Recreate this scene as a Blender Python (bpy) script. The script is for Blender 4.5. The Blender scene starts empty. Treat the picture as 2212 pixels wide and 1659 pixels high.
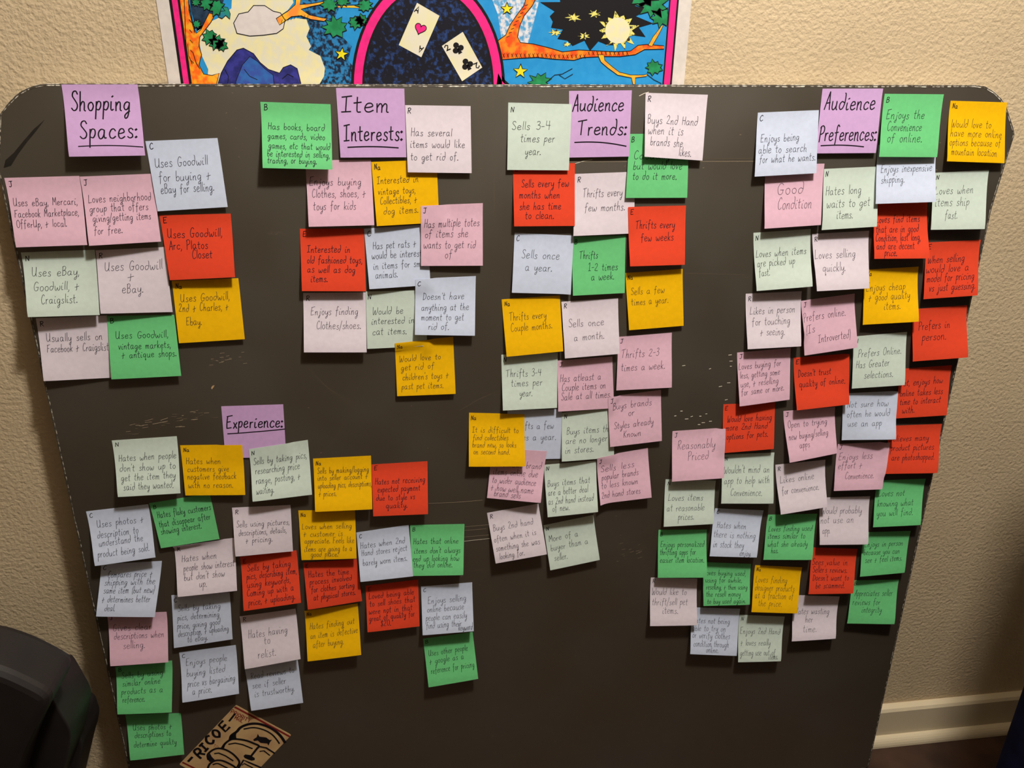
import bpy, bmesh, math, random
from mathutils import Vector, Matrix
sc = bpy.context.scene
C = sc.collection
# ------------------------------------------------------------------ camera
cam = bpy.data.cameras.new('camera'); co = bpy.data.objects.new('camera', cam); C.objects.link(co)
RW = Matrix([[0.991467, -0.129834, 0.011657], [0.03935, 0.383343, 0.922767], [-0.124276, -0.914435, 0.385181]])
co.matrix_world = Matrix.Translation(Vector([-0.16155, -0.98609, 1.16199])) @ RW.transposed().to_4x4()
cam.sensor_width = 36.0; cam.lens = 1670.18 / 2212 * 36.0; cam.clip_start = .01
sc.camera = co
# ------------------------------------------------------------------ light, world, exposure
sc.view_settings.view_transform = 'Standard'; sc.view_settings.look = 'None'
sc.view_settings.gamma = 1; sc.view_settings.use_curve_mapping = False
sc.view_settings.exposure = 0.0
w = bpy.data.worlds.new('world'); sc.world = w; w.use_nodes = True
w.node_tree.nodes['Background'].inputs[0].default_value = (1, .86, .68, 1)
w.node_tree.nodes['Background'].inputs[1].default_value = 0.0
def lamp(name, loc, energy, col, radius):
    l = bpy.data.lights.new(name, 'POINT'); l.energy = energy; l.color = col; l.shadow_soft_size = radius
    o = bpy.data.objects.new(name, l); o.location = loc; C.objects.link(o); return o
lamp('ceiling_light', (.26, -.80, 2.32), 119, (1, .96, .90), .075)
# ------------------------------------------------------------------ helpers
TOPZ = 1.136
AL = math.radians(2.2); TH = .019
BX = Vector((1, 0, 0)); BU = Vector((0, math.sin(AL), math.cos(AL))); BN = Vector((0, -math.cos(AL), math.sin(AL)))
BO = Vector((0, -TH*math.cos(AL) - .004, TOPZ))
BM = Matrix.Translation(BO) @ Matrix((BX, BU, BN)).transposed().to_4x4()
def obj(name, verts, faces, mats, parent=None, fm=None, smooth=False):
    me = bpy.data.meshes.new(name); me.from_pydata(verts, [], faces)
    for m in (mats if isinstance(mats, list) else [mats]): me.materials.append(m)
    if fm: me.polygons.foreach_set('material_index', fm)
    if smooth: me.polygons.foreach_set('use_smooth', [True]*len(me.polygons))
    me.update()
    o = bpy.data.objects.new(name, me); C.objects.link(o)
    if parent: o.parent = parent
    return o
def bmobj(name, bm, mat, parent=None, smooth=False):
    bmesh.ops.recalc_face_normals(bm, faces=bm.faces)
    me = bpy.data.meshes.new(name); bm.to_mesh(me); bm.free(); me.materials.append(mat)
    if smooth: me.polygons.foreach_set('use_smooth', [True]*len(me.polygons))
    o = bpy.data.objects.new(name, me); C.objects.link(o)
    if parent: o.parent = parent
    return o
def tag(o, label, cat, group=None):
    o['label'] = label; o['category'] = cat
    if group: o['group'] = group
    return o
def struct(o): o['kind'] = 'structure'; return o
def box(bm, x0, x1, y0, y1, z0, z1):
    r = bmesh.ops.create_cube(bm, size=1)
    for v in r['verts']:
        v.co = Vector(((x0+x1)/2 + v.co.x*(x1-x0), (y0+y1)/2 + v.co.y*(y1-y0), (z0+z1)/2 + v.co.z*(z1-z0)))
    return r['verts']
def S(r, g, b):   # sRGB 0..255 -> linear
    return tuple((c/255/12.92 if c/255 <= .04045 else ((c/255+.055)/1.055)**2.4) for c in (r, g, b)) + (1,)
def mat(name, c1, c2=None, scale=50, rough=.8, spec=.25, bump=0, bscale=300, detail=4, metal=0, lo=.35, hi=.65, bdist=.001, r2=None):
    m = bpy.data.materials.new(name); m.use_nodes = True; n = m.node_tree.nodes; L = m.node_tree.links
    p = n['Principled BSDF']; p.inputs['Roughness'].default_value = rough; p.inputs['Metallic'].default_value = metal
    p.inputs['Specular IOR Level'].default_value = spec
    tc = n.new('ShaderNodeTexCoord')
    if c2 is None: c2 = tuple(x*.93 for x in c1[:3]) + (1,)
    nz = n.new('ShaderNodeTexNoise'); nz.inputs['Scale'].default_value = scale; nz.inputs['Detail'].default_value = detail
    L.new(tc.outputs['Object'], nz.inputs['Vector'])
    cr = n.new('ShaderNodeValToRGB'); cr.color_ramp.elements[0].position = lo; cr.color_ramp.elements[1].position = hi
    cr.color_ramp.elements[0].color = c1; cr.color_ramp.elements[1].color = c2
    L.new(nz.outputs['Fac'], cr.inputs['Fac']); L.new(cr.outputs['Color'], p.inputs['Base Color'])
    if r2 is not None:
        mr = n.new('ShaderNodeMapRange'); mr.inputs['To Min'].default_value = rough; mr.inputs['To Max'].default_value = r2
        mr.inputs['From Min'].default_value = lo; mr.inputs['From Max'].default_value = hi
        L.new(nz.outputs['Fac'], mr.inputs['Value']); L.new(mr.outputs['Result'], p.inputs['Roughness'])
    if bump:
        nb = n.new('ShaderNodeTexNoise'); nb.inputs['Scale'].default_value = bscale; nb.inputs['Detail'].default_value = 3
        L.new(tc.outputs['Object'], nb.inputs['Vector'])
        b = n.new('ShaderNodeBump'); b.inputs['Strength'].default_value = bump; b.inputs['Distance'].default_value = bdist
        L.new(nb.outputs['Fac'], b.inputs['Height']); L.new(b.outputs['Normal'], p.inputs['Normal'])
    return m
# ------------------------------------------------------------------ materials
M = {}
M['wall'] = mat('cream_stucco_paint', S(210, 188, 153), S(202, 180, 146), 6, .75, .2, .55, 190, bdist=.0032)
M['paint'] = mat('painted_wall', S(122, 110, 94), None, 4, .8)
M['ceil'] = mat('ceiling_paint', S(160, 152, 138), None, 4, .9)
M['trimw'] = mat('baseboard_paint', S(222, 205, 172), None, 9, .4, .4)
M['floor'] = mat('dark_floor', S(74, 52, 40), S(52, 36, 28), 14, .5, .3)
M['board'] = mat('dark_laminate', S(50, 41, 28), S(42, 34, 23), 7, .50, .8, .08, 900, 8, r2=.62, bdist=.0004)
M['board'].node_tree.nodes['Principled BSDF'].inputs['IOR'].default_value = 2.0
M['board'].node_tree.nodes['Principled BSDF'].inputs['Specular Tint'].default_value = (1, .93, .8, 1)
M['edge'] = mat('worn_edge', S(70, 60, 48), S(240, 232, 214), 190, .4, .5, 0, 300, 3, lo=.44, hi=.64)
M['smear'] = mat('dark_smear', S(34, 31, 27), S(44, 40, 34), 60, .5, .3)
M['scr0'] = mat('faint_scratch', S(120, 106, 86), None, 90, .5)
M['scr1'] = mat('scratch', S(168, 150, 124), None, 90, .5)
M['scr2'] = mat('bright_scratch', S(236, 226, 204), None, 90, .5)
M['chip'] = mat('exposed_chipboard', S(196, 160, 115), None, 300, .8)
PC = {'H': (212, 171, 220), 'C': (212, 221, 242), 'J': (232, 188, 206), 'E': (236, 74, 44), 'N': (212, 226, 213), 'R': (232, 219, 228), 'Y': (252, 192, 4), 'B': (114, 208, 134)}
PN = {'H': 'purple', 'C': 'pale_blue', 'J': 'pink', 'E': 'red', 'N': 'mint', 'R': 'pale_lilac', 'Y': 'yellow', 'B': 'green'}
for k, c in PC.items(): M[k] = mat(PN[k]+'_paper', S(*c), S(*[x*.975 for x in c]), 160, .85, .15, .12, 500, bdist=.0004)
M['pen'] = mat('pen_ink', S(40, 33, 48), S(30, 25, 38), 400, .6)
M['marker'] = mat('marker_ink', S(20, 14, 24), S(28, 20, 32), 200, .6)
# ------------------------------------------------------------------ room shell
def slab(name, b, m):
    bm = bmesh.new(); box(bm, *b); return struct(bmobj(name, bm, m))
XL, XR, YF, ZC = -1.9, 2.2, -3.4, 2.62
slab('wall_back', (XL-.1, XR+.1, 0, .1, -.1, ZC+.1), M['wall'])
slab('wall_left', (XL-.1, XL, YF, 0, -.1, ZC+.1), M['paint'])
slab('wall_right', (XR, XR+.1, YF, 0, -.1, ZC+.1), M['paint'])
slab('wall_front', (XL-.1, XR+.1, YF-.1, YF, -.1, ZC+.1), M['paint'])
slab('ceiling', (XL, XR, YF, 0, ZC, ZC+.1), M['ceil'])
slab('floor', (XL, XR, YF, 0, -.1, 0), M['floor'])
# baseboard with a bevelled top and a quarter-round shoe
prof = [(0, 0), (-.014, 0), (-.014, .072), (-.011, .077), (-.004, .0795), (0, .0795)]
vs = [(x, y, z) for x in (XL, XR) for y, z in prof]; n = len(prof)
struct(obj('baseboard_back', vs, [(i, (i+1) % n, n+(i+1) % n, n+i) for i in range(n)] + [tuple(range(n)), tuple(range(2*n-1, n-1, -1))], M['trimw']))
prof = [(-.0142, .0005)] + [(-.0142-.014*math.cos(a), .0005+.017*math.sin(a)) for a in [k*math.pi/12 for k in range(7)]]
vs = [(x, y, z) for x in (XL, XR) for y, z in prof]; n = len(prof)
struct(obj('trim_1', vs, [(i, (i+1) % n, n+(i+1) % n, n+i) for i in range(n)] + [tuple(range(n)), tuple(range(2*n-1, n-1, -1))], M['trimw']))
# ------------------------------------------------------------------ ribbons and polygons on flat sheets
def smooth_pts(p, k=4):
    if len(p) < 3: return p
    o = []
    for i in range(len(p)-1):
        a = p[max(i-1, 0)]; b = p[i]; c = p[i+1]; d = p[min(i+2, len(p)-1)]
        for j in range(k):
            t = j/k; t2 = t*t; t3 = t2*t
            o.append(tuple(.5*(2*b[q] + (c[q]-a[q])*t + (2*a[q]-5*b[q]+4*c[q]-d[q])*t2 + (3*b[q]-a[q]-3*c[q]+d[q])*t3) for q in range(len(b))))
    o.append(p[-1]); return o
def ribbon(pts, wd, V, Fc, up):
    """flat pen stroke of width wd through 3D points lying on a sheet with normal 'up'"""
    P = [Vector(p) for p in pts]
    P = [P[0]] + [P[i] for i in range(1, len(P)) if (P[i]-P[i-1]).length > 1e-6]
    if len(P) < 2: return
    P[0] = P[0] + (P[0]-P[1]).normalized()*wd*.35; P[-1] = P[-1] + (P[-1]-P[-2]).normalized()*wd*.35
    b = len(V)
    for i, p in enumerate(P):
        t = (P[min(i+1, len(P)-1)] - P[max(i-1, 0)])
        s = up.cross(t)
        if s.length < 1e-9: s = Vector((1, 0, 0))
        s.normalize(); s *= wd/2
        V.append(tuple(p+s)); V.append(tuple(p-s))
    for i in range(len(P)-1): Fc.append((b+2*i, b+2*i+1, b+2*i+3, b+2*i+2))
# ------------------------------------------------------------------ the dark board
OLL = [[-547.7, -2.9], [-557.4, -4.1], [-566.4, -6.8], [-574.2, -10.4], [-581.8, -15.1], [-592.8, -25.2], [-601.3, -34.3]]; OLR = [[554.9, 4.6], [569.9, 3.4], [584.4, -3.1], [596.1, -11.3], [605.5, -20.2], [612.3, -31.4], [621.0, -45.0], [625.7, -54.2]]
HW = 616.2; VB = -1134.5
out = [tuple(p) for p in OLL] + [(-HW, -92), (-HW, -160), (-HW, -600), (-HW, VB+8)]
out += [(-HW+8-8*math.cos(a), VB+8-8*math.sin(a)) for a in [k*math.pi/16 for k in range(1, 8)]] + [(-HW+8, VB), (HW-8, VB)]
out += [(HW-8+8*math.sin(a), VB+8-8*math.cos(a)) for a in [k*math.pi/16 for k in range(1, 8)]] + [(HW, VB+8), (HW, -600), (HW, -150)]
out += [tuple(p) for p in reversed(OLR)]
out = [(x/1000, y/1000) for x, y in out]
bm = bmesh.new()
f = [bm.verts.new((x, y, 0)) for x, y in out]; r = [bm.verts.new((x, y, -TH)) for x, y in out]
bm.faces.new(f); bm.faces.new(list(reversed(r)))
for i in range(len(f)): bm.faces.new((f[i], r[i], r[(i+1) % len(f)], f[(i+1) % len(f)]))
board = bmobj('tabletop_board', bm, M['board']); board.matrix_world = BM
tag(board, 'large dark scuffed board with rounded corners leaning upright against the cream wall', 'board')
# worn metallic edge band: a thin chamfered strip round the rim
dense = []
for i in range(len(out)):
    a, b = Vector(out[i]), Vector(out[(i+1) % len(out)]); k = max(1, int((b-a).length/.03))
    dense += [a.lerp(b, j/k) for j in range(k)]
random.seed(3); V = []; Fc = []; nd = len(dense)
for i, p in enumerate(dense):
    t = (dense[(i+1) % nd]-dense[i-1]).normalized(); nn = Vector((t.y, -t.x))
    if (p+nn*.01 - Vector((0, -.55))).length < (p - Vector((0, -.55))).length: nn = -nn
    wob = random.uniform(.0006, .0019)
    a = p - nn*(.0008+wob); b = p + nn*.0004
    V += [(a.x, a.y, .00025), (b.x, b.y, -.0004), (b.x, b.y, -TH*.97)]
for i in range(nd):
    j = (i+1) % nd
    Fc += [(3*i, 3*i+1, 3*j+1, 3*j), (3*i+1, 3*i+2, 3*j+2, 3*j+1)]
obj('edge_band', V, Fc, M['edge'], board)['label'] = 'worn silvery edge band'
V = []; Fc = []; fm = []
for l in """0.5|1|-20.9 -86.8 280.2 -87
0.35|0|39.1 -84.2 279.8 -83.6
0.7|2|43.8 -88.7 54.7 -85.7 64.5 -84.4
0.8|2|119.3 -10.6 124.8 -7.9 130.5 -6.3
0.4|1|16.8 -4.1 29 -2.9 41.8 -2.3
0.4|1|54.8 -3.3 67.1 -2.7 85.1 -1.7
0.45|1|-149.3 -547.7 -111 -548.4 -73.7 -547.2
0.35|0|-154.1 -576.7 -98.3 -574.6
0.3|0|-147.7 -540.1 -126.8 -530.5 -107.2 -520.1
0.3|0|-133.6 -541.1 -100.8 -523.4 -68.2 -505.9
0.45|1|-99.9 -588.8 -63.3 -587.6
0.6|2|-100.2 -612.5 -82.2 -611.5 -63.4 -610.6
0.4|1|-100.1 -605.6 -63.4 -604.5
0.4|1|-100 -594.9 -68.7 -594.1
0.35|0|-102.3 -664.7 -63.6 -662.3
0.35|0|-88.1 -728 -65.2 -727.1
0.35|0|-104.7 -409.8 -77 -393.6 -47.6 -381.6
0.4|0|-107.7 -548.6 -75 -548.6
0.3|0|-61.2 -316 -51.4 -311.3
0.35|0|195.6 -228.2 278.9 -232.5
0.3|0|260 -235.8 285.8 -235.7
0.3|0|-278.8 -365.2 -259.3 -381.5 -236.2 -393
0.3|0|-299.9 -337.7 -267.9 -377.3 -228.2 -412
0.3|0|-286.3 -463 -262.7 -430.3 -253.7 -414
0.35|0|44.1 -1024.4 145.9 -1025.4 282.6 -1030.5
0.3|0|36.5 -1031.3 138.4 -1031.4
0.45|0|67.7 -896.1 87.6 -905.8
0.4|0|105.8 -921.8 125.1 -925.9
0.3|0|111 -950.8 225.8 -925.9
0.3|0|-154.6 -314.7 -168.3 -286.3
0.545364|1|-506.3 -406.5 -498.4 -406.1
0.673313|1|-486.8 -404.5 -477.9 -401.6
0.459635|1|-447.4 -393.8 -439.6 -392.9
0.642748|1|-518.2 -410.1 -513.2 -410.2
0.416245|1|-498.9 -402.6 -496.1 -402
0.59645|1|-470 -414.7 -462.3 -413.8
0.74425|0|-466.5 -403 -460.4 -402.4
0.580165|1|-449.5 -394.7 -443 -394.6
0.658342|0|-421.6 -404.2 -416 -403.5
0.374885|0|-517.7 -408.6 -512.8 -408.4
0.674761|0|-460.6 -403.8 -454.6 -404.1
0.519682|1|-509.9 -410.1 -503.5 -409.7
0.668035|0|-469.7 -400.6 -466.2 -399.9
0.364063|0|-497.2 -416.6 -492.9 -416.2
0.528643|1|-531.2 -418.1 -525.9 -417.6
0.652371|0|-473.5 -400.1 -470.1 -399.8
0.482819|1|-525.3 -409.4 -518.6 -407.9
0.691985|0|-467.4 -406.4 -464 -406.2
0.736063|0|-524.1 -422.3 -516.3 -421.9
0.528201|1|-463.9 -406.1 -459.7 -405.1
0.374038|0|-504.1 -404.4 -496.7 -402.8
0.630624|0|-471.7 -397 -464.9 -397.1
0.674114|0|-440.1 -397 -432.7 -396
0.490277|1|-432.2 -397.1 -426.4 -396.8
0.610908|0|-438.6 -400.5 -433.5 -399.5
0.681746|1|-449.1 -405.7 -443.4 -405.1
0.665604|0|-484.9 -408 -476.8 -409.3
0.39367|0|-447 -393.6 -441.6 -393
0.496133|0|-505.4 -398 -501.4 -396.9
0.541649|1|-445.4 -396.1 -442.9 -395.7
0.596325|1|-465.5 -414.7 -458.8 -414.6
0.421065|0|-457.9 -397.6 -455.4 -396.8
0.416257|0|-503.8 -406.7 -501.9 -406.4
0.543446|0|-486.7 -411.8 -482.4 -411.4
0.607456|1|-513.9 -410.9 -508.8 -410.7
0.721732|1|-460.1 -399.1 -458.2 -399.2
0.674778|0|-518.8 -414.4 -516.2 -414.5
0.373849|1|-506.2 -404.2 -498.9 -402.9
0.548804|0|-445.1 -402.9 -440.7 -402.6
0.661893|1|-446.7 -405.9 -441.5 -405.1
0.426263|0|-532.1 -421.7 -524.9 -421.4
0.443084|1|-510.6 -413.9 -503.6 -413.2
0.7|1|-497.3 -409.3 -478.7 -406
0.5|0|-371.2 -328.5 -366.8 -328.1
0.5|1|-402.9 -328.1 -399.4 -327.8
0.5|1|-380.8 -323 -378.3 -322.8
0.5|1|-410.6 -326.6 -408.2 -326.4
0.5|0|-402.6 -326.3 -397.6 -325.8
0.5|1|-403.6 -322.7 -399.6 -322.3
0.5|1|-405.5 -329.5 -400.4 -329.1
0.5|1|-417.7 -332.5 -413.3 -332.1
0.5|1|-397.7 -326.3 -393.6 -325.9
0.5|1|-408.5 -326.9 -406.5 -326.7
0.5|0|-407.6 -328.3 -405.8 -328.1
0.5|0|-419.1 -335 -415.3 -334.6
0.5|1|-403.1 -317.2 -397.7 -316.7
0.5|0|-414.2 -326.9 -409.4 -326.4
0.5|1|-376.4 -331.8 -371.8 -331.4
0.5|1|-393 -324.2 -390.1 -324
0.5|1|-395.7 -321.1 -392.5 -320.8
0.5|1|-395.1 -325.9 -389.9 -325.4
0.5|0|-379.9 -327.7 -375.6 -327.3
0.5|1|-414.8 -324.5 -411.7 -324.2
0.5|1|-376.9 -316.9 -373.8 -316.6
0.5|0|-402.7 -323.9 -399.1 -323.5
0.4|0|-325.8 -169.5 -324.2 -169.3
0.4|0|-321.5 -170 -319.6 -169.9
0.4|0|-318.8 -167.7 -317 -167.6
0.4|0|-330.5 -168.3 -328.6 -168.2
0.4|0|-325.4 -166.9 -323.8 -166.7
0.4|0|-325.6 -167.7 -323.2 -167.5
0.4|0|-313.5 -170.3 -311.7 -170.2
0.4|0|-313.3 -168.9 -310.6 -168.6
0.4|0|-329.3 -169.4 -327.2 -169.2
0.4|0|-321.3 -169.5 -318.8 -169.3
0.4|0|-314.6 -167.8 -312.9 -167.6
0.4|0|-319.3 -166.4 -316.9 -166.2
0.4|0|-319.7 -168.1 -317.5 -168
0.4|0|-312.2 -169.9 -310.1 -169.7
0.854845|2|242 -363.3 244.2 -362.7
0.968963|2|268 -344 272 -343.6
0.817899|2|270.3 -352.9 274.4 -352.9
0.836723|2|271.8 -360.4 274 -360.4
0.745215|2|270.5 -384.9 274.6 -384.8
0.888716|2|258.9 -390 263 -389.5
0.790763|2|269.9 -410.6 273.3 -409.9
1.03904|2|198 -431.5 200.3 -431.3
0.975784|2|214 -436.9 218.2 -436.8
0.818244|2|221.9 -433.7 224.7 -433.1
1.04854|2|234.8 -433.6 237.2 -433.7
0.798532|2|243.3 -430.5 245.5 -430.4
0.834663|2|239.2 -443.8 243.4 -443.9
0.931063|2|249.9 -442.2 253.5 -442.2
0.942641|2|233.9 -446.4 236.8 -446.5
1.09006|2|206.2 -424.5 208.8 -424.5
0.8285|2|203 -357 206.9 -356.7
0.4|0|131.7 -653.1 134.4 -652.4
0.4|0|165.1 -648 170.9 -646.5
0.4|0|134.8 -654.7 136.5 -654.3
0.4|1|156.9 -653.2 163.1 -651.6
0.4|0|164.3 -656.1 166.9 -655.4
0.4|0|168.1 -659.9 169.6 -659.5
0.4|1|159.6 -638 162.1 -637.3
0.4|0|161.5 -648.8 167.3 -647.2
0.4|1|155.9 -649.2 161.1 -647.8
0.4|0|156.5 -637.4 158 -637
0.4|1|130.3 -634.3 135.7 -632.9
0.4|1|145.4 -645.6 149.3 -644.5
0.4|1|160.2 -661.7 166.3 -660
0.4|0|160 -648.4 166.1 -646.7
0.4|1|147 -650.2 152.8 -648.6
0.4|0|139.9 -634.4 145.9 -632.8
0.4|1|134.4 -644.9 139.2 -643.6
0.4|0|153.6 -661.5 155.1 -661.1
0.4|0|168.8 -641.1 173.7 -639.8
0.4|0|137.9 -660.8 140.9 -660
0.4|0|163 -643.1 168.7 -641.6
0.4|0|139.6 -661.1 143.2 -660.2
0.4|1|137.5 -655.9 139.9 -655.3
0.4|1|135.2 -653.1 138.5 -652.2
0.4|1|160.3 -651 165.5 -649.6
0.4|0|170.8 -662.2 175.8 -660.9
0.463069|1|-79.3 -688.6 -77.7 -688.3
0.542126|1|284.4 -624.4 285.2 -624.5
0.402427|0|-213.9 -693.9 -212.2 -693.4
0.52816|1|-249.5 -538.6 -248.9 -538.5
0.492066|0|-122.1 -399 -121.3 -399.3
0.572749|1|-207 -716.2 -206.2 -716.2
0.629132|1|103.9 -352.7 105.5 -352.3
0.419725|1|228.1 -822.3 228.9 -822.4
0.457881|1|-141.3 -757.8 -140 -757.8
0.49673|1|20.6 -824.2 21.8 -824.3
0.435498|1|121.8 -586.3 123.8 -586.6
0.602137|1|-364.4 -914.7 -362.3 -913.5
0.396908|1|69.8 -832.9 71.4 -831.8
0.466327|1|-380.4 -594.2 -378.6 -593.2
0.588109|1|52.5 -454.1 53.1 -454.2
0.492551|0|-265.8 -798.7 -264.2 -798.9
0.525026|0|-156.9 -626.7 -155.9 -626.2
0.435111|1|-77.1 -472.7 -76.5 -472.5
0.543543|0|-121 -327.8 -120.2 -328
0.647237|0|-219.9 -469.1 -218.5 -469.6
0.508699|1|229.9 -680.5 230.9 -680.9
0.360588|1|-298.2 -547 -297.3 -546.9
0.548554|1|-16.7 -532.1 -15 -532.4
0.557123|1|-168 -399.3 -166.9 -399.3
0.530908|1|181 -507.4 182.3 -507.8
0.375874|1|-132.2 -957.6 -131.3 -958.2
0.572984|1|-148.3 -462.1 -147.2 -462.6
0.35898|1|228.7 -1025.3 230 -1025.7
0.645037|0|-373.1 -609 -372.4 -609
0.472093|0|233.7 -405.5 235.4 -405.3
0.44687|0|-142.5 -846.2 -141.6 -846.1
0.615389|1|-60.8 -977.8 -59.2 -978
0.505915|0|-333.1 -578.8 -331.7 -578.6
0.40114|0|357.5 -660.2 358.5 -660.7
0.384614|1|254.3 -877.9 256.1 -878.7
0.422893|0|326.9 -517.9 328.6 -517.3
0.4432|1|-50.7 -580.3 -49.4 -580.3
0.513972|0|156.4 -589.4 157.4 -589.6
0.365246|1|24.3 -595.6 25.4 -595.5
0.405145|0|178.3 -503.9 179.5 -503.5
0.504474|1|-9.5 -460.7 -8.1 -461.1
0.426424|1|226.5 -635.6 228.2 -635
0.598563|0|-116.5 -739.4 -115 -739.3
0.540115|1|319.8 -914.9 321.4 -915
0.607089|1|-291 -461.9 -289.2 -461.1
0.391212|0|-22.3 -827.2 -21.4 -827.8
0.561588|1|127.9 -664.2 129.9 -664.7
0.374028|0|-119.4 -786.1 -118.2 -786.3
0.37917|1|-197.3 -646 -196.7 -645.7
0.645032|0|-42.7 -800.9 -40.8 -800.6
0.591914|1|-336 -651.3 -334.4 -652
0.50523|1|-365.4 -687.9 -363.3 -686.4
0.636076|0|347.6 -888.4 349.7 -886.5
0.413997|1|116.4 -426 117 -426.3
0.394121|0|-283.2 -700 -281.7 -700.2
0.553693|0|-215.5 -883.4 -213.5 -884.4
0.46773|0|264.2 -690.7 266 -690.8
0.614789|1|269.9 -826.9 270.7 -826.7
0.498297|0|202.8 -810.3 204.5 -809.4
0.379003|0|-94.9 -672.3 -93.1 -672.2
0.636012|0|69 -972.1 70.5 -972.1
0.373422|0|44.2 -711.7 45.6 -713
0.627188|1|180.5 -382.6 182 -383.3
0.520637|1|10.5 -525.2 11.6 -525.4
0.594373|0|-20 -997.7 -18.5 -997.9
0.618591|0|207.4 -923.8 208.3 -924.6
0.589559|1|-332 -557.3 -331.2 -557.5
0.391678|0|138.4 -763.3 140.1 -763.1
0.463149|0|-4.9 -467.1 -4 -467.6
0.559634|1|-329.3 -607.6 -328.1 -607.8
0.370586|0|-111.3 -630.7 -110.7 -631
0.590193|0|-381.2 -598.6 -380.2 -598.8
0.638633|1|-247.9 -516.1 -247.3 -516.3
0.463427|1|42 -1001.4 44 -1002.6
0.592785|0|-301.1 -412.8 -299.8 -412.5
0.424839|1|82 -424.9 83 -424.8
0.536305|0|12.3 -635.6 13.2 -635.7
0.530543|1|260 -881.6 261.6 -881.1
0.549717|1|-105.9 -671.6 -104.3 -671.4
0.591707|1|-301.8 -395.8 -300.1 -395.8
0.641586|0|-335.8 -325.3 -334.7 -325
0.576235|1|89.6 -672.9 91.7 -673.1
0.465272|0|308.5 -365.1 310.2 -365.5
0.455668|1|-97.4 -889.7 -96.5 -890.5
0.39277|1|130.1 -619 131.7 -619.9
0.533988|0|108.2 -530.2 109 -530.5
0.404608|0|249.6 -747.2 250.6 -746.7
0.365913|0|-200.7 -524.7 -199.9 -524.4
0.385793|1|47 -652.3 47.7 -652.5
0.374449|1|-347.8 -385.1 -347 -384.4
0.552898|0|223.6 -11 224.8 -10.6
0.392988|0|-142.3 -21.7 -140.8 -22.2
0.557123|1|250.6 -55 252.6 -55
0.469914|0|514.5 -14.4 516.3 -14
0.344731|1|-2.1 -3.7 -0.3 -3.7
0.457646|0|196 -7 197.4 -7.6
0.328401|1|-15.1 -41.8 -13.5 -42.8
0.559912|1|370.2 -48.2 371.5 -48.6
0.482241|1|206.7 -94.8 208.5 -94.5
0.331758|1|71.8 -18.8 73.3 -19.1
0.426951|1|439.1 -25.6 440.1 -25.5
0.398889|0|484.6 -46.5 485.3 -46.7
0.379253|0|-160.2 -50.4 -158.2 -50.7
0.383303|1|-181.4 -46.8 -179.5 -46.3
0.444603|0|13.8 -83.2 15.8 -82.7
0.464266|0|-268.5 -48.8 -267 -48.7
0.423107|0|-357.5 -48.1 -356.9 -48
0.451092|1|34.2 -46.9 36.2 -46.7
0.538881|1|-475.1 -78.4 -474 -78.6
0.475725|1|332.5 -41.7 333.1 -41.5
0.563358|0|369.7 -25.1 371.6 -25
0.37081|0|437.4 -45.4 439.6 -44.2
0.359367|1|-353.9 -79.9 -352.5 -80.2
0.390224|1|-72.6 -94.1 -72.1 -94.1
0.590058|1|-178.8 -52 -178 -52.8
0.338603|0|-87.8 -18.3 -87.3 -18.4
0.552715|1|45.2 -78.7 46.7 -78.8
0.43732|1|-353.1 -10.3 -352.2 -10.7
0.419929|1|-383.2 -65.9 -381.4 -65.7
0.522799|0|-509.5 -50.8 -508.9 -50.7
0.581706|1|448.3 -81.1 450 -81.1
0.343533|0|-532.3 -71.6 -531.2 -72
0.432242|1|28.8 -80.4 30.7 -80.8
0.572193|0|503.3 -43 504.5 -42.3
0.421084|0|319.8 -72.5 321.1 -72.6
0.398364|0|-124.4 -36.7 -123.4 -36.4
0.573594|1|-459.5 -30.5 -458.1 -30.5
0.384158|0|484.3 -71.5 486.2 -71.9
0.331066|0|17.7 -78.1 19.8 -78
0.540357|0|-140.5 -72 -139.3 -71.6
0.547755|0|-25.4 -4.8 -24.6 -4.5
0.57782|1|29.8 -21.2 31 -21.2
0.352944|0|509.7 -62.7 510.4 -62.7
0.30555|1|-353.7 -48 -352.7 -48.6
0.39581|1|-513.4 -76.8 -512.1 -76.6
0.392306|0|198 -42.2 199 -42.3
0.532776|1|522.2 -64.9 523.6 -64.9
0.459049|0|-542.3 -83.3 -541.4 -83
0.370311|0|-394.7 -29 -392.9 -28.5
0.597627|1|465.4 -68.1 466.8 -67.9
0.497225|1|133.2 -47.5 135.2 -47.7
0.325795|0|-504.4 -79.2 -502.8 -80.5
0.466986|0|396.5 -83.3 397.7 -83.8
0.591388|1|-84.3 -72.7 -83.4 -72.6
0.347947|0|-216 -63.7 -214.7 -63.7
0.455124|0|315.2 -84.4 315.7 -84.4
0.592534|0|187.6 -42.1 188.8 -42.3
0.557808|1|-362.2 -32.2 -361.2 -31.6
0.55471|1|-167.4 -80.2 -166.5 -80
0.441978|0|-258.2 -35.5 -257.1 -35.6
0.419518|1|105.4 -92.6 107 -91.6
0.515099|1|524 -98.3 525.8 -98.7
0.454057|1|-535 -28.7 -533.3 -28.3
0.513801|0|-178 -16.1 -177.2 -16.2
0.540154|1|-35 -37.2 -33.4 -37.6
0.334096|1|436.5 -28.2 437.4 -27.9
0.590376|0|-387.3 -18.7 -386.8 -18.7
0.478835|0|-503.1 -46.6 -501.5 -45.8
0.571335|0|210 -35.9 211.3 -36.5
0.577639|1|164.3 -56.9 166.4 -56.2
0.25|0|-45.4 -117.7 -42.2 -118
0.25|0|-62.5 -37.1 -59.2 -35.2
0.25|0|-61.2 -108.9 -57.4 -113
0.25|0|-77.6 -32.9 -76.6 -33.3
0.25|0|-64.3 -27.1 -63 -28.6
0.25|0|-45.6 -129.3 -42.4 -130.5
0.25|0|-59.2 -100.7 -56.6 -103.1
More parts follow.
